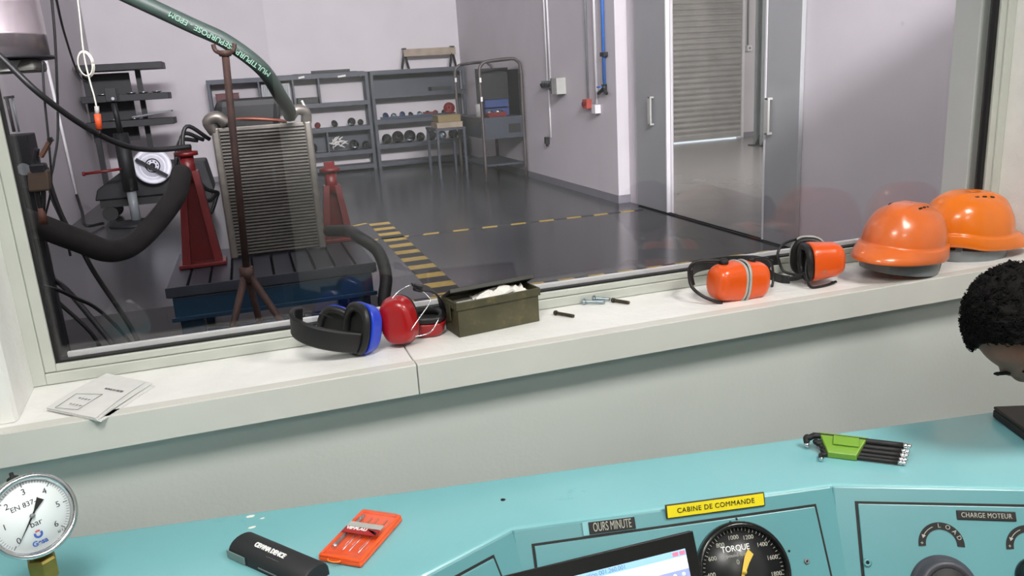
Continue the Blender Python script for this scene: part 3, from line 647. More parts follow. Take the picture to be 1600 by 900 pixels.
# ------------------------------------------------------------------ on the sill: booklet, bolts, tin
b0, b1, b2, b3 = [onz(x, y, SZ) for x, y in ((74, 643), (152, 660), (238, 602), (168, 588))]
m_sheet = mat('leaflet_paper', (.84, .84, .835), .8, var=.03, scale=40)
BK = thing('booklet', 'folded white printed leaflet at the left end of the sill', 'booklet', tuple((b0 + b2) / 2))
def quad(a, b, c, d, z0, z1, n1, m, par, warp=.0):
    vs = []; N = 8
    for t in (z0, z1):
        for i in range(N + 1):
            for j in range(2):
                f = i / N; p = (a.lerp(d, f)).lerp(b.lerp(c, f), j); vs.append(p + Zv * (t + warp * math.sin(f * PI) + .004 * warp / .004 * 0))
    k = 2 * (N + 1); fs = []
    for i in range(N):
        r = 2 * i; fs += [(r, r + 1, r + 3, r + 2), (k + r, k + r + 2, k + r + 3, k + r + 1), (r, r + 2, k + r + 2, k + r), (r + 1, k + r + 1, k + r + 3, r + 3)]
    fs += [(0, k, k + 1, 1), (2 * N, 2 * N + 1, k + 2 * N + 1, k + 2 * N)]
    return MB().add(vs, fs).build(n1, m, par)
quad(b0 + V((.012, .002, 0)), b1 + V((.006, -.004, 0)), b2 + V((.006, -.012, 0)), b3, .0006, .0022, 'back_sheet', m_sheet, BK)
quad(b0, b1, b2, b3, .0028, .006, 'page_block', m_sheet, BK, .002)
CVR = quad(b0 + V((-.001, .001, 0)), b1 + V((-.002, .004, 0)), b2 + V((-.012, .006, 0)), b3, .0068, .0075, 'cover', m_sheet, BK, .003)
bx = (b1 - b0).normalized(); by = (b3 - b0).normalized(); oo = b0.lerp(b2, .5); oo.z = SZ + .0112
def fr(ax, bx_, w_): MB().bar(ax, bx_, w_, .0002).build('printed_line', m_ink, CVR)
c1_, c2_, c3_, c4_ = [onz(x, y, SZ + z) for x, y, z in ((86, 637, .0100), (121, 640, .0100), (160, 616, .0115), (119, 615, .0115))]
for aa, bb in ((c1_, c2_), (c2_, c3_), (c3_, c4_), (c4_, c1_)): fr(aa, bb, .0010)
for k, (x_, y_) in enumerate(((118, 632), (132, 623))): text('A  B  K  A', onz(x_, y_, SZ + .0115), -bx, -by, .008, m_ink, CVR, ext=.0001)
text('BLEU A KAFA', onz(178, 609, SZ + .0118), -bx, -by, .009, m_ink, CVR, ext=.0001, bold=.0002)

def bolt(name, hd, tp, r, hr, m, lab):
    hd = V(hd); tp = V(tp); ax = (tp - hd).normalized(); t = thing(name, lab, 'bolt', tuple(hd))
    MB().lathe([(0, 0), (hr * .85, 0), (hr, .002), (hr, .007), (0, .007)], hd, ax, 6 if m is m_zinc else 16, smooth=False).build('bolt_head', m, t, .0006)
    b = [(0, .007), (r, .007)]; L = (tp - hd).length; x = .012
    while x < L - .003: b += [(r, x), (r * .86, x + .0008)]; x += .0016
    b += [(r * .9, L), (0, L)]
    MB().lathe(b, hd, ax, 14).build('threaded_shank', m, t)
bolt('bolt', (.651, 1.745, SZ + .0062), (.684, 1.700, SZ + .0045), .0042, .0062, m_oldbolt, 'dark socket-head bolt lying alone on the sill right of the tin')
bolt('bolt', (.746, 1.792, SZ + .009), (.797, 1.768, SZ + .006), .0045, .0088, m_zinc, 'shiny hex bolt lying in front of the other two bolts')
bolt('bolt', (.778, 1.802, SZ + .010), (.818, 1.782, SZ + .007), .0045, .0088, m_zinc, 'shiny bolt touching the dark bolt close to the frame')
bolt('bolt', (.819, 1.775, SZ + .0062), (.848, 1.735, SZ + .0050), .0045, .0062, m_oldbolt, 'dark bolt at the right end of the three clustered bolts')

# olive ammunition tin
t0 = V((.396, 1.686, SZ)); t1 = V((.602, 1.716, SZ)); tx = (t1 - t0).normalized(); ty = V((-tx.y, tx.x, 0)); TW = (t1 - t0).length; TD = .082; TH_ = .080
TC = thing('ammunition_box', 'olive metal tin with its lid propped open and white paper inside', 'tin box', tuple((t0 + t1) / 2 + ty * TD / 2))
cen = (t0 + t1) / 2 + ty * TD / 2
tin = MB(); wl = .0012
tin.obox(cen + Zv * .0015, tx * TW / 2, ty * TD / 2, Zv * .001)
for s_ in (-1, 1):
    tin.obox(cen + tx * s_ * (TW / 2 - wl) + Zv * TH_ / 2, tx * wl, ty * TD / 2, Zv * (TH_ / 2 - .0005)); tin.obox(cen + ty * s_ * (TD / 2 - wl) + Zv * TH_ / 2, tx * TW / 2, ty * wl, Zv * (TH_ / 2 - .0005))
tin.build('tin_body', m_olive, TC, .003)
rim = MB()
rz = TH_ - .006
rim.obox(cen - ty * (TD / 2 + .002) + Zv * rz, tx * (TW / 2 + .004), ty * .0028, Zv * .009).obox(cen + tx * (TW / 2 + .002) + Zv * rz, tx * .0028, ty * (TD / 2 + .002), Zv * .009).obox(cen - tx * (TW / 2 + .002) + Zv * rz, tx * .0028, ty * (TD / 2 + .002), Zv * .009).obox(cen + ty * (TD / 2 + .001) + Zv * rz, tx * (TW / 2 + .004), ty * .0028, Zv * .009)
rim.build('rim', m_olive, TC, .0015)
hl = cen + ty * (TD / 2 + .004) + Zv * (TH_ - .004); la = math.radians(38); ld = (-ty * .12 + Zv * 1).normalized()
ld = (Zv * .44 - ty * .9).normalized()
ln = tx.cross(ld)
LID = MB().obox(hl + ld * .033, tx * (TW / 2 + .003), ld * .033, ln * .0012)
for s_ in (-1, 1): LID.obox(hl + ld * .033 + tx * s_ * (TW / 2 + .003) - ln * .0, tx * .0012, ld * .033, ln * .004)
LID.obox(hl + ld * .066, tx * (TW / 2 + .004), ld * .0012, ln * .005)
LID.build('lid', m_olive_in, TC, .001)
MB().cyl(hl - tx * .07, hl - tx * .04, .0035, 10).build('hinge', m_olive, TC); MB().cyl(hl + tx * .04, hl + tx * .07, .0035, 10).build('hinge', m_olive, TC)
MB().obox(cen - tx * (TW / 2 + .006) + Zv * .055, tx * .0012, ty * .012, Zv * .02).build('latch', m_olive, TC, .001)
PP = MB(); N = 10; vs = []
for i in range(N + 1):
    for j in range(N + 1):
        x = (i / N - .5) * .125; y = (j / N - .5) * .055; z = TH_ - .006 + .022 * noise.noise(V((i * .55, j * .6, 3.3))) + .018 * (1 - abs(i / N - .55) * 1.8)
        vs.append(cen + tx * (x + .018) + ty * (y - .004) + Zv * min(z, TH_ + .016, TH_ - .009 + .489 * (TD / 2 + .004 - (y - .004))))
for i in range(N + 1):
    for j in range(N + 1): vs.append(vs[i * (N + 1) + j] - Zv * .006)
K_ = (N + 1) ** 2; fs = []
for i in range(N):
    for j in range(N):
        a = i * (N + 1) + j; fs += [(a, a + N + 1, a + N + 2, a + 1), (K_ + a, K_ + a + 1, K_ + a + N + 2, K_ + a + N + 1)]
bd = [i * (N + 1) for i in range(N + 1)] + [N * (N + 1) + j for j in range(1, N + 1)] + [i * (N + 1) + N for i in range(N - 1, -1, -1)] + [j for j in range(N - 1, 0, -1)]
for i in range(len(bd)): p_, q_ = bd[i], bd[(i + 1) % len(bd)]; fs.append((p_, q_, K_ + q_, K_ + p_))
pa = PP.add(vs, fs).build('crumpled_paper', m_paper); tag(pa, 'crumpled white paper sticking out of the olive tin', 'paper')
st = MB().obox(cen - Zv * 0 + Zv * .036, tx * .085, ty * .033, Zv * .033).build('paper_stack', m_paper); tag(st, 'white papers filling the inside of the olive tin', 'paper')

# ------------------------------------------------------------------ ear defenders
def sup(t, a, b, n=2.6):
    c, s_ = math.cos(t), math.sin(t); return math.copysign(abs(c) ** (2 / n), c) * a, math.copysign(abs(s_) ** (2 / n), s_) * b
def cup(c, ax, up, hh, hw, T, mshell, par, seam=None, lab=None, round_=.45):
    """ear cup: c = centre of the open rim, ax = outward axis, hh/hw half height/width, T shell depth"""
    c = V(c); ax = V(ax).normalized(); up = V(up); up = (up - ax * up.dot(ax)).normalized(); sd = ax.cross(up); N = 40
    def ringmesh(prof, mb=None):
        mb = mb or MB(); vs = []
        for (s_, h) in prof:
            for k in range(N):
                a, b = sup(2 * PI * k / N, hw, hh, 2.6); vs.append(c + sd * a * s_ + up * b * s_ + ax * h)
        fs = [(i * N + k, i * N + (k + 1) % N, (i + 1) * N + (k + 1) % N, (i + 1) * N + k) for i in range(len(prof) - 1) for k in range(N)]
        return mb.add(vs, fs, True)
    prof = [(.9, 0), (1.0, .0), (1.0, T * .08)] + [(1.0 - .10 * t, T * (.08 + .5 * t)) for t in (.33, .66, 1)]
    for k in range(1, 15): a = PI / 2 * k / 14; prof.append((max(.002, .90 * max(0, math.cos(a)) ** round_), T * (.58 + .42 * math.sin(a))))
    sh = ringmesh(prof).build('cup_shell', mshell, par, label=lab)
    if seam: ringmesh([(.98, -.002), (1.035, -.002), (1.045, .001), (1.035, .004), (.98, .004)]).build('seam_ring', seam, sh)
    cu = []
    for k in range(13): a = 2 * PI * k / 12; cu.append((.82 + .18 * math.cos(a), -.0085 + .0085 * math.sin(a)))
    cs = ringmesh(cu).build('ear_cushion', m_blackp, par)
    ringmesh([(.001, .004), (.4, .003), (.75, .0), (.80, -.004)]).build('foam_lining', m_black, cs)
    return sh, (lambda a, b, h: c + sd * a + up * b + ax * h)
def band(pts, wd, wid, th, par, name='headband', m=None): return MB().ribbon(smooth_path(pts, 8), wd, wid, th).build(name, m or m_blackp, par, smooth=False)
def wire(pts, r, par, m, name='wire_yoke'): return MB().tube(smooth_path(pts, 6), r, 8).build(name, m, par)
X = V((1, 0, 0)); Y = V((0, 1, 0)); Z = V((0, 0, 1))
def sp(x, y, Yv): return ony(x, y, Yv)

# blue pair, black padded band lying towards the camera
EB = thing('ear_defenders', 'blue ear defenders with black padded headband, leftmost on the sill', 'ear defenders', (.11, 1.72, SZ))
cb = sp(562, 513, 1.688)
cup(cb, V((.88, .42, -.20)), V((.24, .08, .95)), .058, .048, .038, m_blue, EB, round_=.5)
cb2 = sp(533, 512, 1.740)
ax2 = V((-.55, .78, -.2)).normalized()
cup(cb2 + V((-.010, .010, .0)), V((.45, .85, -.1)), V((.25, 0, .95)), .050, .042, .020, m_blue, EB)
bp = [sp(590, 520, 1.68), sp(588, 533, 1.665), sp(560, 536, 1.655), sp(520, 532, 1.65), sp(485, 524, 1.655), sp(462, 512, 1.67), sp(458, 500, 1.69), sp(470, 496, 1.72), sp(500, 500, 1.745), sp(525, 505, 1.75)]
band(bp[1:4], V((.0, -.12, 1)), .032, .005, EB, 'band_end')
band(bp[2:8], V((.0, -.12, 1)), .047, .010, EB)
wire([sp(468, 498, 1.71), sp(476, 494, 1.72), sp(477, 489, 1.725), sp(500, 491, 1.735), sp(520, 497, 1.74)], .0012, EB, m_darksteel)
wire([bp[0], bp[1]], .004, EB, m_blackp, 'pivot_arm')
# red pair with wire yokes
ER = thing('ear_defenders', 'red ear defenders with thin wire yokes between the blue pair and the tin', 'ear defenders', (.30, 1.71, SZ))
cr = sp(626, 502, 1.695)
cup(cr + V((.0, .012, 0)), V((-.42, -.85, .10)), V((-.16, .1, .97)), .056, .042, .040, m_red, ER, round_=.45)
cr2 = V((.336, 1.745, SZ + .032))
cup(cr2 + Z * .006, V((.0, .12, -1)), V((.25, .95, 0)), .037, .044, .036, m_red, ER, round_=.35)
wire([sp(612, 467, 1.68), sp(622, 456, 1.69), sp(633, 449, 1.70), sp(642, 446, 1.705), sp(653, 450, 1.71)], .0013, ER, m_steel)
wire([sp(660, 455, 1.70), sp(668, 462, 1.69), sp(672, 472, 1.68), sp(655, 497, 1.665), sp(642, 516, 1.655)], .0013, ER, m_steel)
wire([sp(686, 498, 1.70), sp(676, 515, 1.69), sp(666, 522, 1.68), sp(648, 526, 1.675)], .0015, ER, m_steel)
band([sp(646, 447, 1.70), sp(658, 450, 1.71), sp(672, 452, 1.73), sp(684, 462, 1.745), sp(690, 476, 1.755), sp(691, 492, 1.76), sp(686, 506, 1.765)], V((-.35, .75, .5)), .024, .0035, ER)
MB().obox(sp(653, 450, 1.70), V((.010, 0, -.004)), V((0, .003, .002)), V((.002, -.004, .008))).build('band_clip', m_blackp, ER, .003)
# orange pair, cups facing each other
EO = thing('ear_defenders', 'orange ear defenders with both cups touching, right of the bolts', 'ear defenders', (1.10, 1.66, SZ))
cl = sp(1154, 438, 1.655); ch = cl + V((.0, 0, 0)); cdir = (sp(1204, 432, 1.66) - sp(1100, 441, 1.66)).normalized()
cc1 = cl - cdir * .007; cc2 = cl + cdir * .009
upc = V((.02, -.05, 1))
s1, f1 = cup(cc1, -cdir + V((0, -.12, 0)), upc, .050, .043, .074, m_orange, EO, m_ltgrey, round_=.50)
s2, f2 = cup(cc2, cdir + V((0, -.10, 0)), upc + V((.05, 0, 0)), .050, .043, .066, m_orange, EO, m_ltgrey, round_=.50)
for cc_, dx in ((cc1, -.036), (cc2, .026)):
    kx = cc_ + cdir * dx
    MB().lathe([(.006, 0), (.0115, .002), (.0115, .012), (.008, .016), (0, .016)], kx + Z * .042, Z, 16).build('pivot_knob', m_black, EO)
    MB().lathe([(.006, 0), (.010, .002), (.010, .007), (0, .009)], kx - Z * .044, -Z, 16).build('pivot_knob', m_black, EO)
def bail(knx, far, par, name='band_fork'):
    pass
kt = cc1 - cdir * .036 + Z * .052; kb_ = cc1 - cdir * .036 - Z * .0485
L_ = [kt, sp(1112, 407, 1.67), sp(1088, 409, 1.68), sp(1078, 418, 1.685), sp(1077, 432, 1.685), sp(1081, 448, 1.675), sp(1095, 461, 1.65), sp(1112, 469, 1.635), sp(1128, 474, 1.63)]
wire(L_, .0042, EO, m_blackp, 'band_fork')
kt2 = cc2 + cdir * .026 + Z * .052
wire([kt2, sp(1194, 403, 1.68), sp(1204, 409, 1.70), sp(1208, 425, 1.71), sp(1207, 445, 1.70), sp(1200, 462, 1.68), sp(1190, 468, 1.66)], .0034, EO, m_blackp, 'band_fork')
band([sp(1079, 430, 1.69), sp(1086, 419, 1.72), sp(1100, 414, 1.75), sp(1125, 410, 1.765), sp(1150, 408, 1.77), sp(1180, 408, 1.765), sp(1205, 414, 1.75)], V((0, -.1, 1)), .030, .005, EO)
wire([sp(1079, 420, 1.69), sp(1079, 432, 1.69), sp(1082, 445, 1.69)], .007, EO, m_blackp, 'band_end')
# orange pair to the right, one cup towards the camera
EP = thing('ear_defenders', 'orange ear defenders lying open with black band, beside the hard hats', 'ear defenders', (1.33, 1.70, SZ))
co = sp(1264, 409, 1.665)
s3, f3 = cup(co, V((.95, -.32, .06)), V((-.12, .0, .99)), .050, .045, .086, m_orange, EP, round_=.50)
MB().obox(f3(-.0, 0, 0) + V((.95, -.32, .06)).normalized() * .022 + V((-.28, -.93, 0)).normalized() * .0408 - Z * .016, V((.0055, -.0018, 0)), V((0, 0, .0055)), V((.0002, .0006, 0))).build('size_mark', m_greyp, s3)
co2 = sp(1262, 400, 1.735)
cup(co2, V((.55, .80, .05)), V((.12, .05, .99)), .054, .045, .030, m_ltgrey, EP, m_ltgrey)
wire([sp(1300, 383, 1.69), sp(1286, 380, 1.675), sp(1274, 388, 1.665), sp(1263, 404, 1.655), sp(1259, 422, 1.645), sp(1262, 440, 1.635), sp(1269, 449, 1.63), sp(1290, 446, 1.63), sp(1306, 440, 1.64)], .0036, EP, m_blackp, 'band_fork')
MB().lathe([(.006, 0), (.0085, .002), (.0085, .007), (0, .009)], sp(1303, 440, 1.655), -Z, 16).build('pivot_knob', m_blackp, EP)
wire([sp(1277, 376, 1.755), sp(1262, 372, 1.755), sp(1240, 375, 1.75), sp(1225, 381, 1.745), sp(1217, 390, 1.74), sp(1215, 402, 1.735), sp(1219, 414, 1.73), sp(1225, 424, 1.72), sp(1240, 429, 1.70), sp(1258, 430, 1.68)], .0036, EP, m_blackp, 'band_fork')
MB().lathe([(.005, 0), (.008, .002), (.008, .007), (0, .009)], sp(1262, 375, 1.755), Z, 16).build('pivot_knob', m_blackp, EP)
band([sp(1218, 406, 1.74), sp(1205, 408, 1.765), sp(1200, 418, 1.775), sp(1202, 428, 1.765), sp(1212, 434, 1.74), sp(1222, 437, 1.715), sp(1234, 438, 1.70)], V((0, -.25, 1)), .026, .005, EP)
band([sp(1232, 436, 1.70), sp(1245, 434, 1.69), sp(1261, 428, 1.67)], V((0, -.3, 1)), .014, .005, EP, 'band_slider')

# ------------------------------------------------------------------ hard hats
def helmet(label, c, yaw, tilt_ax, tilt, f=1.0, m=None):
    c = V(c); Hm = thing('hard_hat', label, 'hard hat', tuple(c), 'orange hard hats on the sill')
    R_ = Matrix.Rotation(tilt, 3, V(tilt_ax)) @ Matrix.Rotation(yaw, 3, 'Z')
    def T(p): return c + R_ @ (V(p) * f)
    A, B, HH = .128, .104, .142; N = 72; Mr = 26; vs = []
    def rim(ph):    # rim height, low at front, back and sides; arched in front of each ear at the rear
        return .010 + .010 * math.exp(-((abs(ph) - 2.15) / .42) ** 2) - .004 * math.cos(ph)
    rows = []
    def ringpt(ph, s_, z):
        k = abs(math.cos(ph)); return (A * math.cos(ph) * s_ + (.006 if math.cos(ph) > 0 else -.002) * s_, B * math.sin(ph) * s_ * (1 - .03 * math.cos(ph)), z)
    for i in range(Mr + 6):
        for k in range(N):
            ph = -PI + 2 * PI * k / N; pk = max(0, math.cos(ph)) ** 3 * .36 + max(0, -math.cos(ph)) ** 6 * .05; z0 = rim(ph)
            if i == 0: p = ringpt(ph, 1.085 + pk, z0 - .010 - .012 * pk)
            elif i == 1: p = ringpt(ph, 1.10 + pk, z0 - .007 - .012 * pk)
            elif i == 2: p = ringpt(ph, 1.085 + pk * .7, z0 + .008)
            elif i == 3: p = ringpt(ph, 1.062 + pk * .22, z0 + .021)
            elif i == 4: p = ringpt(ph, 1.050 + pk * .14, z0 + .0245)
            elif i == 5: p = ringpt(ph, .998 + pk * .02, z0 + .0250)
            else:
                t = (i - 5) / Mr; a = t * PI / 2; s_ = math.cos(a) ** .82; z = z0 * (1 - t) + .024 * (1 - t) + HH * math.sin(a) ** .95
                p = ringpt(ph, max(s_, 1e-4), z); y = p[1]; x = p[0]
                rg = (.0065 / (1 + math.exp(-(.034 - abs(y)) / .0022))) * max(0, min(1, (t - .30) / .22)) if abs(x) < .11 else 0
                p = (x, y, z + rg)
            vs.append(T(p))
    n_r = Mr + 6
    fs = [(i * N + k, i * N + (k + 1) % N, (i + 1) * N + (k + 1) % N, (i + 1) * N + k) for i in range(n_r - 1) for k in range(N)]
    sh = MB().add(vs, fs, True).build('shell', m or m_helmet, Hm)
    so = sh.modifiers.new('thickness', 'SOLIDIFY'); so.thickness = .0025; so.offset = -1
    # vents beside the crest
    for sgn in (-1, 1):
        for k in range(5):
            x = (-.062 + .024 * k); y = sgn * (.041 - .00)
            q_ = math.hypot(x / A, y / B); a = math.acos(min(1, q_ ** (1 / .82))); t = a / (PI / 2); z = .034 * (1 - t) + HH * math.sin(a) ** .95
            nx = V((x / A ** 2, y / B ** 2, z / HH ** 2)).normalized(); tx_ = V((1, 0, 0)); tx_ = (tx_ - nx * tx_.dot(nx)).normalized(); ty_ = nx.cross(tx_)
            cpt = V((x, y, z)); 
            d_ = MB().obox(T(cpt + nx * .0012), R_ @ tx_ * .0062, R_ @ ty_ * .0026, R_ @ nx * .0016).build('vent_slot', m_black, sh, .0012)
    # harness: headband strip and nape strap hanging below the rim
    pts = [T((A * .93 * math.cos(a), B * .93 * math.sin(a), -.006 - .014 * (1 if True else 0))) for a in [2 * PI * k / 48 for k in range(49)]]
    MB().ribbon(pts, R_ @ V((0, 0, 1)), .034, .003).build('headband', m_greyp, Hm, smooth=False)
    nape = [T((-A * .95 * math.cos(a), B * .95 * math.sin(a), -.016 - .006 * math.cos(a))) for a in [-1.0 + 2.0 * k / 16 for k in range(17)]]
    MB().ribbon(nape, R_ @ V((-.2, 0, 1)), .030, .006).build('nape_strap', m_greyp, Hm, smooth=False)
    for a in (.7, -.7, 2.2, -2.2):
        MB().ribbon([T((A * .93 * math.cos(a), B * .93 * math.sin(a), -.01)), T((A * .85 * math.cos(a), B * .85 * math.sin(a), .05)), T((A * .5 * math.cos(a), B * .5 * math.sin(a), .10)), T((0, 0, .118))], R_ @ V((-math.sin(a), math.cos(a), 0)), .018, .0015).build('cradle_strap', m_greyp, Hm)
    MB().lathe([(0, 0), (.011, 0), (.012, .006), (.009, .009), (0, .009)], T((-A * .98, 0, -.018)), R_ @ V((-1, 0, 0)), 20).build('size_dial', m_black, Hm)
    return Hm
helmet('orange hard hat overlapping the other, its peak toward the ear defenders', V((1.606, 1.650, SZ + .046)), math.radians(203), (.1, 1, 0), math.radians(8), .95, m_helmet)
helmet('shinier orange hard hat at the far right with its peak against the window reveal', V((1.892, 1.715, SZ + .040)), math.radians(-12), (1, 0, 0), math.radians(5), .96, mat('orange_helmet_bright', (.90, .46, .10), .27, var=.04, scale=12, coat=.3))

# ------------------------------------------------------------------ person bent over the right end of the console
hc = V((1.352, 1.060, 1.100))
HU = V((-.84, .20, .48)).normalized(); HF = V((-.38, -.36, -.85)); HF = (HF - HU * HF.dot(HU)).normalized(); HR_ = HF.cross(HU)
PR = thing('person', 'person with short curly black hair bending face down over the console', 'person', (2.02, .72, 0))
def HP(f_, r_, u_): return hc + HF * f_ + HR_ * r_ + HU * u_
def skin_mesh(verts, edges, radii):
    me = bpy.data.meshes.new('t'); me.from_pydata([tuple(v) for v in verts], edges, []); o = bpy.data.objects.new('t', me); COL.objects.link(o)
    sm_ = o.modifiers.new('s', 'SKIN'); sm_.use_smooth_shade = True
    for v_, r_ in zip(me.skin_vertices[0].data, radii): v_.radius = (r_, r_)
    me.skin_vertices[0].data[0].use_root = True
    ss = o.modifiers.new('u', 'SUBSURF'); ss.levels = 2
    bpy.context.view_layer.update(); dg = bpy.context.evaluated_depsgraph_get(); ev = bpy.data.meshes.new_from_object(o.evaluated_get(dg)); bpy.data.objects.remove(o); return ev
pel = V((2.08, .72, .56)); chest = V((1.78, .90, .98)); neck0 = V((1.60, 1.02, 1.13)); neck1 = HP(-.03, 0, -.10)
bodyv = [pel, V((1.96, .80, .76)), chest, neck0, neck1]
be = [(0, 1), (1, 2), (2, 3), (3, 4)]; br = [.15, .135, .15, .075, .055]
for sgn in (-1, 1):
    lat = V((.42, .75, .0)).normalized() * sgn
    k = len(bodyv); sh_ = V((1.66, .97, 1.07)) + lat * .17
    el = sh_ + V((-.06, -.10, -.22)) + lat * .06 if sgn < 0 else sh_ + V((-.02, -.05, -.16)) + lat * .0
    hd_ = V((1.48, .900, .885)) if sgn < 0 else V((1.625, 1.03, .905))
    el = V((1.62, .80, .93)) if sgn < 0 else V((1.83, 1.08, .93))
    bodyv += [sh_, el, hd_]; be += [(2, k), (k, k + 1), (k + 1, k + 2)]; br += [.062, .045, .030]
    k = len(bodyv); hip = pel + lat * .09; kn = hip + V((-.40, -.08, .0)); kn.z = .52; an = kn + V((.02, .0, -.43)); ft = an + V((-.16, -.02, -.045))
    bodyv += [hip, kn, an, ft]; be += [(0, k), (k, k + 1), (k + 1, k + 2), (k + 2, k + 3)]; br += [.10, .062, .042, .036]
parts = [skin_mesh(bodyv, be, br)]
hm = MB()
hm.ball(HP(-.005, 0, .020), .097, .077, .098, 32, 20, (HF, HR_, HU))
hm.ball(HP(.030, 0, -.050), .066, .058, .070, 24, 16, (HF, HR_, HU))
hm.ball(HP(.082, 0, .004), .016, .050, .012, 20, 10, (HF, HR_, HU))            # brow
hm.tube([HP(.088, 0, -.006), HP(.105, 0, -.030), HP(.116, 0, -.045), HP(.095, 0, -.054)], [.008, .010, .013, .010], 12)   # nose
hm.ball(HP(.088, 0, -.078), .014, .026, .010, 16, 8, (HF, HR_, HU)); hm.ball(HP(.078, 0, -.105), .020, .026, .018, 16, 8, (HF, HR_, HU))
for s_ in (-1, 1):
    hm.ball(HP(.060, s_ * .042, -.040), .028, .022, .026, 16, 8, (HF, HR_, HU))
    hm.ball(HP(-.012, s_ * .079, -.025), .018, .008, .032, 16, 8, (HF, HR_, HU))
hm.tube([HP(-.03, 0, -.04), HP(-.03, 0, -.12)], [.055, .055], 20)
# hands resting on the console
def hand(wr, dirv, sgn):
    wr = V(wr); f_ = V(dirv).normalized(); sd = V((-f_.y, f_.x, 0)) * sgn
    hm.ball(wr + f_ * .045 + Z * .002, .048, .040, .014, 16, 10, (f_, sd, Z))
    for i, (o_, ln_) in enumerate(((-.030, .060), (-.010, .072), (.010, .076), (.029, .068))):
        p0 = wr + f_ * .078 - sd * o_; hm.tube([p0 - f_ * .02, p0, p0 + f_ * ln_ * .45 + Z * .006, p0 + f_ * ln_ * .8 - Z * .002, p0 + f_ * ln_ - Z * .009], [.0095, .0095, .0088, .008, .0065], 10)
    p0 = wr + f_ * .025 + sd * .030; hm.tube([p0, p0 + sd * .022 + f_ * .022, p0 + sd * .030 + f_ * .050 - Z * .004], [.012, .0105, .008], 10)
hm.tube([V((1.62, .80, .93)), V((1.54, .85, .895)), V((1.47, .890, .874))], [.042, .036, .026], 14); hm.tube([V((1.83, 1.08, .93)), V((1.71, 1.05, .915)), V((1.60, 1.03, .896))], [.042, .036, .026], 14)
hand((1.47, .890, .872), (-.7, -.2, 0), 1); hand((1.61, 1.03, .894), (-1, -.1, 0), -1)
bm = bmesh.new()
for me_ in parts: bm.from_mesh(me_)
t_ = bpy.data.meshes.new('t2'); t_.from_pydata([tuple(p) for p in hm.v], [], hm.f); bm.from_mesh(t_)
bme = bpy.data.meshes.new('body'); bm.to_mesh(bme); bm.free(); bo = bpy.data.objects.new('t3', bme); COL.objects.link(bo)
rm = bo.modifiers.new('r', 'REMESH'); rm.mode = 'VOXEL'; rm.voxel_size = .006; cs_ = bo.modifiers.new('c', 'SMOOTH'); cs_.factor = .5; cs_.iterations = 3
bpy.context.view_layer.update(); dg = bpy.context.evaluated_depsgraph_get(); fin = bpy.data.meshes.new_from_object(bo.evaluated_get(dg)); bpy.data.objects.remove(bo)
for pl_ in fin.polygons: pl_.use_smooth = True
fin.materials.clear(); fin.materials.append(m_skin); fin.transform(Matrix.Translation(-WLOC['person']))
body = bpy.data.objects.new('body', fin); COL.objects.link(body); body.parent = PR; WLOC['body'] = WLOC['person']
for s_ in (-1, 1):
    MB().ball(HP(.078, s_ * .031, -.012), .0085, n=16, m=10).build('eye', m_paper, body)
    MB().ribbon([HP(.094 - .004 * abs(t - .5), s_ * (.014 + .034 * t), .010 + .006 * math.sin(PI * t)) for t in (0, .25, .5, .75, 1)], HU, .009, .004).build('eyebrow', m_hair, body)
# hair: curly cap
hb = MB(); vs = []; N, Mq = 90, 50
for j in range(Mq + 1):
    b = -.42 * PI + (PI / 2 + .42 * PI) * j / Mq
    for k in range(N):
        a = 2 * PI * k / N; front = math.cos(a)
        lo_ = -.10 * PI + (.335 * PI * max(0, front) ** 1.3) - .24 * PI * max(0, -front)
        bb = lo_ + (PI / 2 - lo_) * j / Mq
        d = V((math.cos(bb) * front, math.cos(bb) * math.sin(a), math.sin(bb)))
        nz = noise.noise(d * 9) * .008 + noise.noise(d * 26) * .006; th = .012 * min(1, j / 4) + nz * min(1, j / 3)
        if j == 0: th = -.006
        vs.append(HP(-.008 + d.x * (.098 + th), d.y * (.079 + th), .020 + d.z * (.099 + th)))
fs = [(i * N + k, i * N + (k + 1) % N, (i + 1) * N + (k + 1) % N, (i + 1) * N + k) for i in range(Mq) for k in range(N)]
hb.add(vs, fs, True)
rnd = random.Random(3)
for q in range(1500):
    a = rnd.uniform(0, 2 * PI); front = math.cos(a); lo_ = -.08 * PI + (.335 * PI * max(0, front) ** 1.3) - .24 * PI * max(0, -front)
    sb = rnd.uniform(math.sin(lo_), 1); bb = math.asin(sb); d = V((math.cos(bb) * front, math.cos(bb) * math.sin(a), math.sin(bb)))
    p0 = HP(-.008 + d.x * .105, d.y * .086, .020 + d.z * .106); dn_ = (HF * d.x + HR_ * d.y + HU * d.z).normalized(); t1_ = dn_.orthogonal().normalized(); t2_ = dn_.cross(t1_); ph = rnd.uniform(0, 6.28); rr = rnd.uniform(.003, .0055)
    pts = [p0 + dn_ * (.0022 * i) + (t1_ * math.cos(ph + i * 1.1) + t2_ * math.sin(ph + i * 1.1)) * rr for i in range(6)]
    hb.tube(pts, [.0016, .0015, .0014, .0012, .0009, .0005], 4, cap=False)
hair = hb.build('hair', m_hair, body)
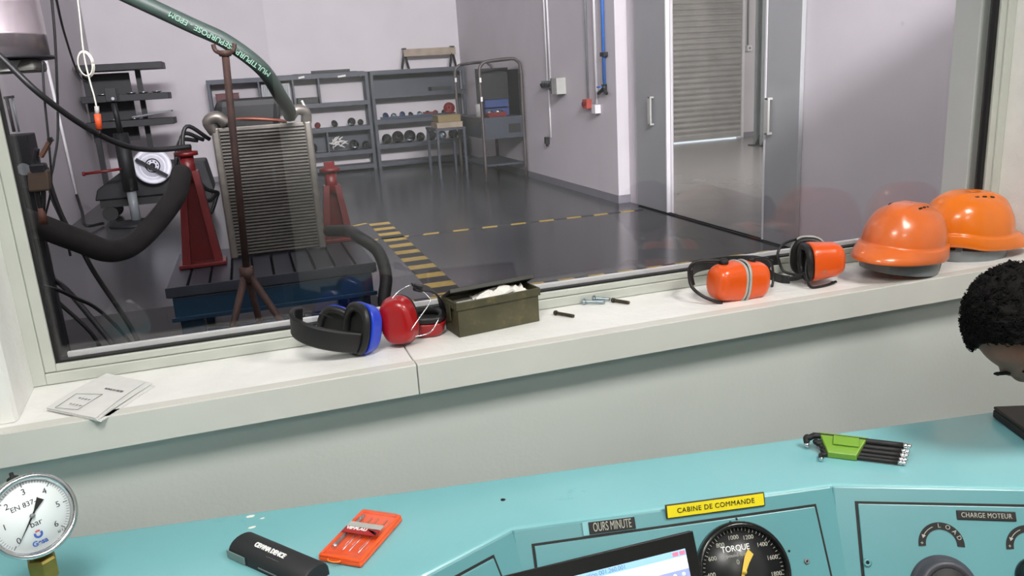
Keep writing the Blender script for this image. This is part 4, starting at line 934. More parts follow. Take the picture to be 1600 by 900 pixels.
# clothing: shirt and trousers around the limbs
def cloth(name, vs_, es_, rs_, m):
    me_ = skin_mesh(vs_, es_, rs_); me_.materials.clear(); me_.materials.append(m); me_.transform(Matrix.Translation(-WLOC['person']))
    for p_ in me_.polygons: p_.use_smooth = True
    o_ = bpy.data.objects.new(name, me_); COL.objects.link(o_); o_.parent = PR; WLOC[o_.name] = WLOC['person']; return o_
tv = bodyv[:4]; te = [(0, 1), (1, 2), (2, 3)]; trd = [.158, .155, .178, .118]
tv[3] = tv[3] + V((.015, -.01, -.01))
for base in (5, 12):
    k = len(tv); tv += [bodyv[base], bodyv[base + 1], bodyv[base + 1].lerp(bodyv[base + 2], .7)]; te += [(2, k), (k, k + 1), (k + 1, k + 2)]; trd += [.098, .064, .048]
cloth('shirt', tv, te, trd, m_shirt)
lv = [pel + Z * .02]; le = []; lr = [.165]
for base in (8, 15):
    k = len(lv); lv += [bodyv[base], bodyv[base + 1], bodyv[base + 2]]; le += [(0, k), (k, k + 1), (k + 1, k + 2)]; lr += [.115, .080, .062]
cloth('trousers', lv, le, lr, m_trouser)
for base in (11, 18):
    f0 = bodyv[base]; MB().ball(f0 + V((.05, 0, -.0)), .14, .052, .050, 20, 12).build('shoe', m_black, PR)
STL = thing('stool', 'round black stool under the seated person', 'stool', (2.12, .72, 0))
MB().lathe([(0, 0), (.17, 0), (.18, .015), (.17, .04), (0, .045)], (2.12, .72, .325), Z, 32).build('seat', m_black, STL)
MB().cyl((2.12, .72, .06), (2.12, .72, .325), .025).build('column', m_steel, STL)
MB().lathe([(0, 0), (.20, 0), (.20, .015), (.04, .06), (0, .06)], (2.12, .72, .001), Z, 32).build('base', m_black, STL)

# ------------------------------------------------------------------ cabin ceiling lamps and an added dark cabinet behind
for i, (x, yl, pw) in enumerate(((-.15, .32, 32), (1.45, .32, 32), (.65, -1.3, 17))):  # rear lamp is an added fill that lightens the shadow under the sill
    LT = thing('ceiling_light', ('left fluorescent ceiling light above the console', 'right fluorescent ceiling light above the console', 'added unseen fill light at the cabin back, softening the sill shadow')[i], 'ceiling light', (x, yl, 2.7))
    MB().box(x - .32, x + .32, yl - .32, yl + .32, 2.655, 2.699).build('housing', m_wtrim, LT, .004)
    MB().box(x - .29, x + .29, yl - .29, yl + .29, 2.648, 2.655).build('diffuser', mat('lamp_diffuser', (1, .98, .94), .5, var=0, emit=4.5), LT)
    area('cabin_light', (x, yl, 2.640), (x, yl, 0), .56, .56, pw, (1.0, .97, .92))
LK = thing('added_cabinet', 'unseen dark cabinet added to darken the reflection in the window', 'added_cabinet', (-.7, -1.9, 0))  # unseen, put in to keep the left of the glass reflection dark
MB().box(-1.5, .2, -2.35, -1.8, .03, 2.2).build('added_cabinet_body', m_darksteel, LK, .006)
for x0_ in (-1.49, -.64):
    dr_ = MB().box(x0_ + .005, x0_ + .835, -1.8, -1.785, .08, 2.17).build('added_cabinet_door', m_darksteel, LK, .004)
    MB().box(x0_ + .76, x0_ + .78, -1.785, -1.765, 1.0, 1.15).build('handle', m_steel, dr_)
MB().box(-1.45, .15, -2.3, -1.85, 0, .03).build('plinth', m_black, LK)

# ------------------------------------------------------------------ hall: shelving units against the back wall
def shelving(name, label, x0, x1, levels, divs):
    t = thing(name, label, 'shelving', ((x0 + x1) / 2, 16.0, 0)); y0, y1 = 15.78, 16.22
    for x in (x0 + .03, x1 - .03):
        for y in (y0 + .03, y1 - .03): MB().box(x - .03, x + .03, y - .025, y + .025, 0, 1.86).build('upright', m_shelf, t, .003)
    for z in levels:
        MB().box(x0, x1, y0 - .002, y1, z - .03, z).box(x0 + .001, x1 - .001, y0 - .006, y0 + .02, z - .075, z + .005).build('shelf_board', m_shelf, t)
    for (xa, za, zb) in divs: MB().box(xa - .015, xa + .015, y0 + .01, y1 - .01, za, zb).build('divider', m_shelf, t)
    MB().box(x0 + .01, x0 + .02, y0 + .02, y1 - .02, 0, 1.84).build('side_panel', m_shelf, t)
    return t
SA = shelving('shelving_unit', 'long grey steel shelving unit against the back wall, behind the radiator', -.58, 2.33, (.12, .40, .86, 1.33, 1.86), ((.32, 1.33, 1.80), (.93, 1.33, 1.80), (1.40, 1.33, 1.80), (1.45, .40, .80)))
SB = shelving('shelving_unit', 'grey steel shelving unit in the back corner with a trestle on top', 2.37, 4.24, (.12, .46, .93, 1.42, 1.86), ())
MB().box(2.42, 4.2, 16.19, 16.205, 1.42, 1.84).build('back_panel', m_shelf, SB)
MB().box(-.55, 2.3, 16.19, 16.205, .42, .86).build('back_panel', m_shelf, SA)
m_navy = mat('navy_plastic', (.10, .16, .32), .5)
def boxthing(name, label, cat, x0, x1, y0, y1, z0, z1, m, grp=None, lidm=None):
    t = thing(name, label, cat, ((x0 + x1) / 2, (y0 + y1) / 2, z0), grp)
    b = MB(); w_ = .008
    b.box(x0, x1, y0, y1, z0 + .0005, z0 + w_).box(x0, x0 + w_, y0, y1, z0 + w_, z1).box(x1 - w_, x1, y0, y1, z0 + w_, z1).box(x0 + w_, x1 - w_, y0, y0 + w_, z0 + w_, z1).box(x0 + w_, x1 - w_, y1 - w_, y1, z0 + w_, z1)
    b.build('tray_body', m, t, .002)
    MB().box(x0 - .006, x1 + .006, y0 - .006, y1 + .006, z1 - .015, z1).build('lip', lidm or m, t, .002)
    return t
def lump(name, label, cat, x, y, z, r, m, grp=None, sd=0, seg=7):   # small machine part: hub with flange, studs and arm
    t = thing(name, label, cat, (x, y, z), grp); rn = random.Random(sd); ax = V((rn.uniform(-.6, .6), -1, rn.uniform(.0, .5))).normalized(); c = V((x, y, z + r * 1.02))
    MB().lathe([(0, -r * .45), (r * .55, -r * .45), (r * .6, -r * .1), (r * .98, -r * .05), (r * .98, r * .15), (r * .5, r * .2), (r * .45, r * .5), (r * .2, r * .5), (r * .2, r * .1), (0, r * .1)], c, ax, 18).build('casting', m, t)
    u_ = ax.orthogonal().normalized()
    MB().tube([c, c + u_ * r * .9 + ax * r * .3, c + u_ * r * 1.0 + ax * r * .5 + V((r, 0, 0))], [r * .25, r * .2, r * .15], 8).build('pipe_elbow', m_zinc if sd % 3 == 0 else m, t)
    return t
# contents
boxthing('storage_bin', 'dark red bin in the top left cubby of the long shelving unit', 'bin', -.45, -.05, 15.82, 16.1, 1.331, 1.62, mat('dark_red_bin', (.35, .12, .14), .5))
boxthing('storage_bin', 'long dark tray in the middle cubby of the long shelving unit', 'bin', .98, 1.36, 15.82, 16.12, 1.331, 1.45, m_darksteel)
boxthing('storage_bin', 'red tray on the upper shelf of the corner shelving unit', 'bin', 3.55, 3.95, 15.80, 16.05, 1.421, 1.50, m_darksteel)
t = thing('sheet_rack', 'perforated metal sheet leaning in the second cubby of the long shelving', 'metal sheet', (.6, 15.95, 1.331))
MB().obox((.62, 15.95, 1.535), (.26, 0, 0), (0, .03, .20), (0, .004, -.0006)).build('sheet', m_greyp, t, .003)
sl = MB()
for k in range(14): sl.obox((.40 + .033 * k, 15.945 , 1.53), (.002, 0, .012), (0, .026, .17), (0, .004, 0))
sl.build('slots', m_darksteel, t)
boards = [(.95, 2.15, 1.862, 1.885, 15.85, 15.95, .03), (1.30, 2.02, 1.886, 1.93, 15.9, 16.0, 0), (.6, 1.5, 1.862, 1.88, 16.0, 16.1, 0), (1.9, 2.3, 1.862, 1.88, 16.02, 16.12, 0)]
for i, (a, b, c, d, e, f, g) in enumerate(boards):
    o = MB().box(a, b, e, f, c, d).build('flat_bar', m_darksteel, None, .003)
    tag(o, ('long thin dark bar lying along the front of the long shelving top', 'thicker dark bar on top of the other bars', 'dark bar at the left end of the shelving top', 'short dark bar at the right end of the shelving top')[i], 'metal bar')
for i, (px, py) in enumerate(((471, 121), (534, 119))):
    q = ony(px, py, 15.77); o = MB().obox(q, (.055 + .02 * i, 0, .008), (0, .0008, 0), (.0, 0, .017)).build('paper_tag', m_paper); tag(o, ('small' if i == 0 else 'larger') + ' white paper tag on the top edge of the long shelving unit', 'tag')
for i, (px, py, YY, lab) in enumerate(((697, 126, 13.872, 'white tag on the left frame post of the workbench'), (753, 125, 12.333, 'white tag high on the front post of the workbench'), (755, 155, 12.333, 'white tag low on the front post of the workbench'))):
    q = V((3.56, YY - .028, 1.72 if i == 1 else (1.66 if i == 0 else 1.48))); q = V((3.56, YY, ony(px, py, YY).z)); o = MB().obox(q + V((0, -.0, 0)), (.016, 0, 0), (0, .001, 0), (0, 0, .035)).build('paper_tag', m_paper); tag(o, lab, 'tag')
parts_ = [(1.10, .861, .07, m_darksteel), (1.30, .861, .06, m_redp), (1.62, .861, .07, m_darksteel), (1.95, .861, .08, m_darksteel), (2.12, .861, .06, m_black),
          (1.15, .401, .10, m_darksteel), (1.95, .401, .10, m_black), (2.18, .401, .08, m_darksteel)]
ORD = ('leftmost', 'second from the left', 'third from the left', 'fourth from the left', 'fifth from the left', 'sixth from the left', 'seventh from the left', 'rightmost')
for i, (x, z, r, m) in enumerate(parts_):
    k = i if i < 5 else i - 5; n_ = 5 if i < 5 else 3
    lump('machine_part', ('%s machine part in long shelving, %s on its %s shelf' % ('dark red' if m is m_redp else 'dark', ORD[k] if k < n_ - 1 else 'rightmost', 'middle' if i < 5 else 'lower')), 'machine part', x, 15.93, z, r, m, 'machine parts on the long shelving', i)
parts_ = [(2.62, .931, .07, m_navy), (2.78, .931, .06, m_zinc), (2.95, .931, .07, m_navy), (3.12, .931, .06, m_darksteel), (3.30, .931, .06, m_zinc), (3.46, .931, .06, m_steel), (3.62, .931, .06, m_redp), (3.80, .931, .06, m_darksteel),
          (2.60, .461, .10, m_darksteel), (2.82, .461, .12, m_black), (3.06, .461, .12, m_darksteel), (3.28, .461, .09, m_black), (3.50, .461, .10, m_darksteel), (3.72, .461, .09, m_zinc), (3.95, .461, .10, m_darksteel)]
for i, (x, z, r, m) in enumerate(parts_):
    k = i if i < 8 else i - 8; n_ = 8 if i < 8 else 7; cn = {id(m_navy): 'dark blue', id(m_zinc): 'silver', id(m_steel): 'shiny', id(m_redp): 'red'}.get(id(m), 'dark')
    lump('machine_part', '%s machine part in corner shelving, %s on %s shelf' % (cn, ORD[k] if k < n_ - 1 else 'rightmost', 'middle' if i < 8 else 'lower'), 'machine part', x, 15.93, z, r, m, 'machine parts on the corner shelving', i + 20)
boxthing('parts_tray', 'wide blue tray of small parts on the corner shelving unit', 'tray', 2.5, 4.0, 15.80, 15.835, .937, .99, mat('blue_tray', (.13, .20, .30), .5))
boxthing('parts_tray', 'red tray end standing among the parts of the corner shelving', 'tray', 3.35, 3.65, 15.85, 15.862, .937, 1.03, m_redp)
# white crumpled bundle
o = MB()
rn = random.Random(5)
for k in range(26):
    a = V((1.54 + .20 * rn.random(), 15.86 + .1 * rn.random(), .51 + .12 * rn.random())); dv = V((rn.uniform(-1, 1), rn.uniform(-.3, .3), rn.uniform(-.6, .8))).normalized()
    o.tube([a, a + dv * .05 + V((0, 0, .01)), a + dv * .11], [.010, .013, .006], 6)
o = o.build('cloth_bundle', m_paper); o['kind'] = 'stuff'; tag(o, 'tangled bundle of white rags on the lower shelf of the long shelving', 'rags')
# trestle
t = thing('trestle', 'small trestle with a wooden beam standing on the corner shelving unit', 'trestle', (3.6, 16.0, 1.862))
xa, xb = ony(630, 84, 16).x, ony(720, 80, 16).x; zt = 2.26
MB().box(xa, xb - .12, 15.95, 16.05, zt - .16, zt - .02).build('beam', m_wood, t, .004)
for x in (xa + .02, xb - .18):
    for s_ in (-1, 1): MB().bar((x + .0, 16.0, zt - .06), (x + s_ * .09, 16 + s_ * .12, 1.872), .035, .035).build('leg', m_darksteel, t)
    MB().box(x - .035, x + .035, 15.93, 16.07, zt - .03, zt).build('end_bracket', m_darksteel, t)

# ------------------------------------------------------------------ workbench with tubular frame in the corner
t = thing('workbench', 'steel workbench with tubular hoop frames and perforated back panel, in the corner of the hall', 'workbench', (3.8, 12.9, 0))
BX0, BX1, BY0, BY1 = 3.56, 4.24, 12.36, 13.9; BZ = 1.0
m_frame = mat('brown_grey_tube', (.34, .31, .31), .45, metal=.3)
for nm, y in (('near_hoop', BY0), ('far_hoop', BY1)):
    pts = [V((BX0, y, .002)), V((BX0, y, 1.2)), V((BX0, y, 1.70)), V((BX0 + .05, y, 1.82)), V((BX0 + .16, y, 1.86)), V((BX1 - .16, y, 1.88)), V((BX1 - .05, y, 1.84)), V((BX1, y, 1.72)), V((BX1, y, 1.2)), V((BX1, y, .002))]
    MB().tube(smooth_path(pts, 5), .026, 12).build('hoop_frame', m_frame, t)
MB().tube([V((BX0 + .12, BY0, 1.86)), V((BX0 + .12, BY1, 1.86))], .018, 10).build('top_rail', m_frame, t)
MB().tube([V((BX1 - .15, BY0, 1.87)), V((BX1 - .15, BY1, 1.87))], .018, 10).build('top_rail', m_frame, t)
MB().box(BX0 - .03, BX1 + .02, BY0 + .03, BY1 - .03, BZ - .06, BZ).build('bench_top', m_shelf, t, .004)
MB().box(BX0 + .02, BX1 - .02, BY0 - .02, BY0 + .022, BZ - .34, BZ - .0).build('drawer_front', m_shelf, t, .004)
MB().box(BX1 - .26, BX1 - .06, BY0 - .026, BY0 - .019, BZ - .26, BZ - .12).build('drawer_pull', m_black, t, .002)
MB().box(BX0 - .02, BX0 + .02, BY0 + .1, BY1 - .1, BZ - .32, BZ - .06).build('side_panel', m_shelf, t, .003)
BPm = MB().box(BX1 - .03, BX1 - .015, BY0 + .05, BY1 - .05, BZ + .005, 1.72).build('back_panel', m_darksteel, t)
MB().box(BX0 + .1, BX1 - .02, BY0 + .6, BY0 + .612, BZ + .005, 1.76).build('perforated_panel', m_darksteel, t)
MB().box(BX0, BX1, BY0 + .1, BY1 - .1, .22, .25).build('lower_shelf', m_shelf, t)
for z in (1.42, 1.30): boxthing('storage_bin', ('upper' if z > 1.4 else 'lower') + ' blue bin on the workbench', 'bin', BX1 - .52, BX1 - .12, BY0 + .35, BY0 + .58, BZ + (.14 if z > 1.4 else .001), BZ + (.26 if z > 1.4 else .12), mat('bin_blue', (.14, .22, .42), .5))
boxthing('storage_bin', 'red tray holding silver parts on the workbench', 'bin', BX0 + .12, BX0 + .42, BY0 + .05, BY0 + .28, BZ + .001, BZ + .07, m_redp)
for k, (x, y) in enumerate(((3.74, 12.52), (3.86, 12.50), (3.95, 12.58))): lump('machine_part', ('left shiny part in the red tray on the workbench', 'right shiny part in the red tray on the workbench', 'shiny metal part beside the red tray on the workbench')[k], 'machine part', x, y, BZ + .02 if k < 2 else BZ + .001, .045, m_steel, 'shiny parts on the workbench', k + 50)
o = thing('tin_can', 'pale cylindrical can standing on the workbench', 'can', (3.63, 12.76, BZ)); MB().lathe([(0, 0), (.06, 0), (.06, .2), (.056, .205), (0, .205)], (3.63, 12.76, BZ + .001), Z, 20).build('can_body', m_ltgrey, o); MB().cyl((3.63, 12.76, BZ + .2061), (3.63, 12.76, BZ + .212), .045).build('can_lid', m_greyp, o)
# boxes on a low table left of the bench
t = thing('side_table', 'low metal table with boxes on its top, left of the workbench', 'table', (3.25, 13.6, 0))
MB().box(2.98, 3.50, 13.2, 14.0, .80, .84).build('table_top', m_shelf, t, .003)
for x in (3.01, 3.47):
    for y in (13.23, 13.97): MB().box(x - .02, x + .02, y - .02, y + .02, .001, .80).build('leg', m_shelf, t)
boxthing('cardboard_box', 'flat brown box at the bottom of the stack on the low table', 'box', 3.02, 3.46, 13.25, 13.7, .841, .93, m_wood)
boxthing('cardboard_box', 'yellow-brown box on top of the stack on the low table', 'box', 3.05, 3.44, 13.27, 13.68, .931, 1.05, mat('ochre_box', (.48, .42, .28), .7))
lump('machine_part', 'dark red machine part on top of the boxes on the low table', 'machine part', 3.3, 13.45, 1.051, .10, m_redp, None, 71)

# ------------------------------------------------------------------ wall fittings on the right wall
def wallp(px, py): return onx(px, py, W1X)
def pipe(name, label, cat, pts, r, m): o = MB().tube(pts, r, 10).build(name, m); return tag(o, label, cat)
def boxw(c, sy, sz, d): return MB().box(W1X - d, W1X - .001, c.y - sy, c.y + sy, c.z - sz, c.z + sz)
c = wallp(858, 132); c2 = wallp(876, 134)
pipe('conduit', 'left one of the two white cable conduits ending at the sockets', 'conduit', [V((W1X - .016, c.y + .02, c.z + .05)), V((W1X - .016, c.y + .02, 3.6))], .014, m_wtrim)
pipe('conduit', 'right one of the two white cable conduits ending at the sockets', 'conduit', [V((W1X - .016, c.y - .10, c.z + .05)), V((W1X - .016, c.y - .10, 3.6))], .014, m_wtrim)
pipe('conduit', 'white conduit running down from the sockets to a black plug', 'conduit', [V((W1X - .016, c.y - .02, c.z - .06)), V((W1X - .016, c.y - .02, .70))], .012, m_wtrim)
t = thing('socket_block', 'row of dark power sockets with a pale box on the right wall', 'sockets', (W1X, c.y, c.z))
boxw(c, .20, .055, .05).build('socket_plate', m_greyp, t, .003)
for k in range(4): MB().cyl((W1X - .050, c.y - .13 + .085 * k, c.z), (W1X - .085, c.y - .13 + .085 * k, c.z - .01), .030, 14).build('socket', m_darksteel, t)
boxw(wallp(873, 134), .09, .11, .09).build('switch_box', m_darksteel, t, .004); boxw(wallp(880, 134), .10, .11, .14).build('pale_box', m_ltgrey, t, .004)
c3 = wallp(858, 226); t = thing('plug', 'black plug hanging at the foot of the white conduit', 'plug', tuple(c3)); MB().box(W1X - .06, W1X - .001, c3.y - .04, c3.y + .04, .60, .70).build('plug_body', m_darksteel, t, .004); MB().cyl((W1X - .03, c3.y, .56), (W1X - .03, c3.y, .60), .02).build('cable_gland', m_black, t)
c = wallp(921, 162)
pipe('conduit', 'grey conduit above the red box on the right wall', 'conduit', [V((W1X - .016, c.y, c.z + .07)), V((W1X - .016, c.y, 3.6))], .013, m_greyp)
t = thing('emergency_button', 'small red emergency button box on the right wall', 'button box', (W1X, c.y, c.z)); boxw(c, .075, .060, .07).build('box_body', m_redbox, t, .004); MB().cyl((W1X - .07, c.y, c.z), (W1X - .10, c.y, c.z), .028).build('push_button', m_redp, t)
c = wallp(936, 170)
pipe('conduit', 'white conduit above the small white box on the right wall', 'conduit', [V((W1X - .018, c.y + .02, c.z + .06)), V((W1X - .018, c.y + .02, 3.6))], .018, m_wtrim)
t = thing('socket_box', 'small white socket box at the foot of a white conduit', 'socket', (W1X, c.y, c.z)); boxw(c, .055, .055, .08).build('box_body', m_wtrim, t, .004); MB().box(W1X - .05, W1X - .001, c.y + .056, c.y + .10, c.z - .04, c.z + .04).build('socket_lid', m_darksteel, t, .003)
c = wallp(948, 138)
t = thing('air_pipe', 'blue compressed air pipe with valve and hose fittings on the right wall', 'air pipe', (W1X, c.y, c.z))
MB().cyl((W1X - .03, c.y, c.z + .03), (W1X - .03, c.y, 3.6), .020).build('pipe', m_bluep, t)
MB().box(W1X - .06, W1X - .001, c.y - .07, c.y + .05, 1.78, 1.83).build('pipe_clamp', m_darksteel, t, .004)
MB().cyl((W1X - .035, c.y, c.z - .04), (W1X - .035, c.y, c.z + .05), .035, 14).build('valve_body', m_darksteel, t)
for s_ in (-1, 1): MB().cyl((W1X - .04, c.y, c.z), (W1X - .06, c.y + s_ * .12, c.z - .06), .022, 10).build('hose_coupling', m_darksteel, t)
MB().box(W1X - .11, W1X - .08, c.y - .04, c.y + .06, c.z + .01, c.z + .03).build('valve_lever', m_bluep, t)
# beyond the doorway: column, conduit, box
cA = ony(1168, 85, 15.48); 
pipe('conduit', 'grey conduit on the white wall seen through the doorway', 'conduit', [V((cA.x, 15.48, 1.95)), V((cA.x, 15.48, 4.4))], .02, m_greyp)
t = thing('switch', 'small white switch box below the conduit in the far room', 'switch', (cA.x, 15.47, 1.88)); MB().box(cA.x - .06, cA.x + .06, 15.40, 15.499, 1.83, 1.95).build('box_body', m_wtrim, t, .004); MB().box(cA.x - .02, cA.x + .02, 15.39, 15.40, 1.87, 1.91).build('rocker', m_greyp, t)
cB = onz(1185, 212, 0); o = thing('steel_column', 'grey steel column behind the right door leaf', 'column', (cB.x + .05, 13.6, 0)); xx = ony(1188, 190, 13.6).x
MB().box(xx - .07, xx + .12, 13.5, 13.515, .02, 4.45).box(xx - .07, xx + .12, 13.7, 13.715, .02, 4.45).box(xx + .02, xx + .035, 13.515, 13.7, .02, 4.45).build('shaft', m_greyp, o)
MB().box(xx - .14, xx + .2, 13.4, 13.8, .001, .02).prism([(xx - .12, 13.58, .02), (xx + .15, 13.58, .02), (xx + .03, 13.58, .28)], (0, .03, 0)).build('base_plate', m_darksteel, o)
t = thing('floor_pump', 'dark fitting at the foot of the steel column', 'fitting', (xx - .05, 13.2, 0)); MB().lathe([(0, 0), (.15, 0), (.16, .05), (.12, .16), (.05, .22), (.03, .36), (0, .38)], (xx - .05, 13.2, .001), Z, 18).build('fitting_body', m_darksteel, t); MB().cyl((xx - .05, 13.2, .36), (xx + .06, 13.2, .44), .02).build('spout', m_black, t)

# ------------------------------------------------------------------ bedplate with radiator and stands
m_slot = m_black
t = thing('bedplate', 'slotted grey steel bedplate on a blue base behind the window', 'bedplate', (.03, 5.6, 0))
bx0, bx1, by0, by1 = -.60, .68, 5.10, 6.22
nb = 10; stp = (bx1 - bx0) / nb; 
for k in range(nb): MB().box(bx0 + k * stp + .008, bx0 + (k + 1) * stp - .008, by0, by1, .455, .50).build('slot_bar', m_bedtop, t, .003)
MB().box(bx0 + .01, bx1 - .01, by0 + .02, by1 - .02, .43, .455).build('slot_bed', m_slot, t)
MB().box(bx0, bx1, by0 - .012, by0, .44, .503).build('front_lip', m_bedtop, t, .002)
MB().box(bx0 + .03, bx1 - .03, by0 + .012, by1 - .03, .30, .43).build('base_beam', m_bedblue, t, .006)
MB().box(bx0 + .01, bx1 - .01, by0 - .01, by0 + .012, .285, .31).build('base_ledge', m_bedblue, t, .002)
for x in (bx0 + .12, bx1 - .12):
    for y in (by0 + .12, by1 - .12): MB().box(x - .07, x + .07, y - .07, y + .07, .001, .30).build('leg', m_bedblue, t, .006)
MB().box(bx0 + .2, bx1 - .2, by0 + .05, by0 + .1, .08, .20).build('cross_brace', m_bedblue, t, .004)
# radiator
t = thing('radiator', 'upright aluminium radiator standing on the bedplate', 'radiator', (.09, 5.8, .503))
rx0, rx1, ry, rz0, rz1 = -.225, .43, 5.78, .505, 1.372
core = MB().box(rx0 + .045, rx1 - .045, ry + .004, ry + .05, rz0 + .01, rz1).build('core', m_radcore, t)
nf = 38; fr_ = []
for k in range(nf):
    z = rz0 + .025 + (rz1 - rz0 - .04) * k / (nf - 1)
    fr_.append(z)
    MB().box(rx0 + .046, rx1 - .046, ry - .012, ry + .004, z - .0048, z + .0048).build('cooling_tube', m_rad, t)
for s_, xx_ in ((-1, rx0), (1, rx1 - .05)):
    MB().box(xx_, xx_ + .05, ry - .02, ry + .06, rz0, rz1 + .03).build('side_tank', m_rad, t, .012)
MB().tube(smooth_path([(rx1 - .03, ry + .02, rz1 + .02), (rx1 - .03, ry + .0, rz1 + .09), (rx1 - .09, ry - .02, rz1 + .11), (rx1 - .14, ry - .03, rz1 + .06)], 5), .036, 14).build('outlet_neck', m_rad, t)
MB().tube(smooth_path([(rx0 + .02, ry + .02, rz1 + .0), (rx0 - .01, ry + .0, rz1 + .07), (rx0 + .05, ry - .01, rz1 + .10), (rx0 + .10, ry, rz1 + .05)], 5), .040, 14).build('inlet_neck', m_rad, t)
MB().cyl((rx1 - .02, ry, rz1 + .10), (rx1 - .045, ry, rz1 + .17), .008).build('bleed_screw', m_ltgrey, t)
MB().box(rx0 + .04, rx1 - .04, ry - .005, ry + .055, rz1, rz1 + .025).build('top_bar', m_rad, t, .003)
# engine pieces behind radiator
t = thing('engine', 'dark engine mass with hoses behind the radiator', 'engine', (.0, 6.05, .503))
b = MB().box(-.18, .34, 5.90, 6.15, .52, 1.30).build('engine_block', m_darksteel, t, .03)
MB().obox((.02, 5.98, 1.46), (.22, 0, .0), (0, .10, 0), (.02, 0, .12)).build('air_box', m_black, t, .05)
MB().box(-.20, -.12, 5.93, 6.13, .504, .56).box(.28, .36, 5.93, 6.13, .504, .56).build('engine_mount', m_darksteel, t)
for k in range(3):
    MB().tube(smooth_path([(-.25 - .04 * k, 5.95, 1.32), (-.38 - .03 * k, 5.88, 1.42 - .05 * k), (-.42 - .03 * k, 5.85, 1.25 - .08 * k), (-.34, 5.87, 1.02 - .1 * k), (-.25, 5.95, .95)], 6), .014, 8).build('engine_hose', m_dkrub, t)
MB().tube(smooth_path([(-.12, 5.90, 1.45), (.05, 5.88, 1.44), (.20, 5.89, 1.42), (.27, 5.92, 1.40)], 6), .013, 8).build('copper_pipe', mat('copper_brown', (.45, .26, .2), .4, metal=.4), t)
MB().cyl((-.08, 5.87, 1.55), (-.08, 5.85, 1.55), .02).build('red_cap', m_redp, t)
# red stands
def redstand(label, x, y, h, w_=.15):
    t = thing('machine_stand', label, 'stand', (x, y, .504))
    MB().box(x - w_, x + w_, y - .10, y + .10, .505, .53).build('foot_plate', m_redp, t, .004)
    q = MB()
    for s_ in (-1, 1): q.prism([(x + s_ * w_ * .85, y - .08, .53), (x + s_ * (w_ * .85 - .05), y - .08, .53), (x + s_ * .02, y - .04, h), (x + s_ * .06, y - .04, h)], (0, .10, 0))
    q.prism([(x - w_ * .8, y + .02, .53), (x + w_ * .8, y + .02, .53), (x + .06, y + .02, h - .05), (x - .06, y + .02, h - .05)], (0, .02, 0)).build('column', m_redp, t)
    MB().cyl((x, y, h - .06), (x, y, h + .10), .045, 16).build('screw_post', m_redp, t); MB().lathe([(0, 0), (.075, 0), (.075, .025), (.04, .03), (.04, .07), (0, .07)], (x, y, h + .10), Z, 16).build('support_head', m_redp, t)
redstand('red steel support stand on the left side of the bedplate', -.40, 5.70, 1.14)
redstand('red steel support stand behind the right edge of the radiator', .54, 6.02, .92, .13)
t = MB().lathe([(.0, 0), (.10, 0), (.11, .03), (.10, .05), (0, .06)], (-.52, 6.0, .86), (0, -1, .2), 20)

def hose(name, label, cat, pts, r, m, n=14): o = MB().tube(smooth_path(pts, 10), r, n).build(name, m); return tag(o, label, cat)
g = [sp(150, -30, 4.8), sp(210, -2, 4.8), sp(300, 40, 4.8), sp(355, 66, 4.8), sp(410, 108, 4.85), sp(438, 150, 5.1), sp(452, 172, 5.5), V((rx1 - .14, ry - .03, rz1 + .075))]
gh = hose('radiator_hose', 'thick green rubber hose curving down to the top of the radiator', 'hose', g, .041, m_ghose, 18)
for s_, (pa_, pb_) in enumerate((((270, 20), (345, 60)), ((362, 70), (412, 106)))):
    A_ = sp(pa_[0], pa_[1] + 4, 4.8 - .0445); B_ = sp(pb_[0], pb_[1] + 4, 4.8 - .0445)
    text(('PURPOSE - EPDM', 'MULTIPURPOSE')[s_], (A_ + B_) / 2, A_ - B_, -Z, .040, mat('hose_print', (.45, .60, .52), .6, var=0), gh, name='printed_text', ext=.001, bold=.0005)
t = thing('pipe_prop', 'rusty steel pole on splayed feet holding up the green hose', 'pole stand', (-.02, 4.75, 0))
top_ = sp(352, 85, 4.75); ft_ = V((sp(388, 440, 4.75).x, 4.75, .0)); mid = sp(386, 430, 4.75)
MB().cyl(mid, top_, .020, 16).build('pole', m_rust, t)
MB().tube([top_ - Z * .01, top_ + Z * .02], [.03, .045], 16).build('collar', m_rust, t)
MB().tube(smooth_path([top_ + V((-.055, 0, .055)), top_ + V((-.045, 0, .02)), top_ + V((0, 0, .005)), top_ + V((.045, 0, .02)), top_ + V((.055, 0, .055))], 5), .012, 10).build('fork', m_rust, t)
for k, (dx, dy) in enumerate(((-.24, -.22), (.30, -.18), (.05, .20))): MB().tube([mid + Z * .03, V((mid.x + dx, 4.75 + dy, .012))], [.022, .018], 10).build('leg', m_rust, t)
MB().cyl(mid - Z * .04, mid + Z * .05, .04, 16).build('leg_hub', m_rust, t)
hose('cable', 'thick black cable sagging from the upper left to the red stand', 'cable', [sp(-60, 40, 4.9), sp(0, 88, 4.9), sp(60, 145, 4.9), sp(130, 196, 5.1), sp(190, 226, 5.3), sp(240, 234, 5.5), V((-.36, 5.62, 1.30))], .017, m_dkrub, 10)
hose('exhaust_hose', 'wide dark exhaust hose sagging across the left of the window', 'hose', [sp(-40, 320, 4.4), sp(45, 347, 4.5), sp(120, 375, 4.6), sp(170, 392, 4.7), sp(210, 380, 4.9), sp(250, 340, 5.1), sp(276, 302, 5.3), V((-.43, 5.50, 1.15))], .062, m_grime, 18)
hose('coolant_hose', 'thick black hose arching from the radiator down beside the bedplate', 'hose', [V((.44, 5.55, .66)), V((.55, 5.3, .69)), sp(560, 370, 5.05), sp(590, 392, 5.0), sp(603, 430, 4.95), sp(600, 470, 4.9), V((.66, 4.85, .10)), V((.58, 4.9, .045)), V((.3, 4.88, .045))], .040, m_dkrub, 16)
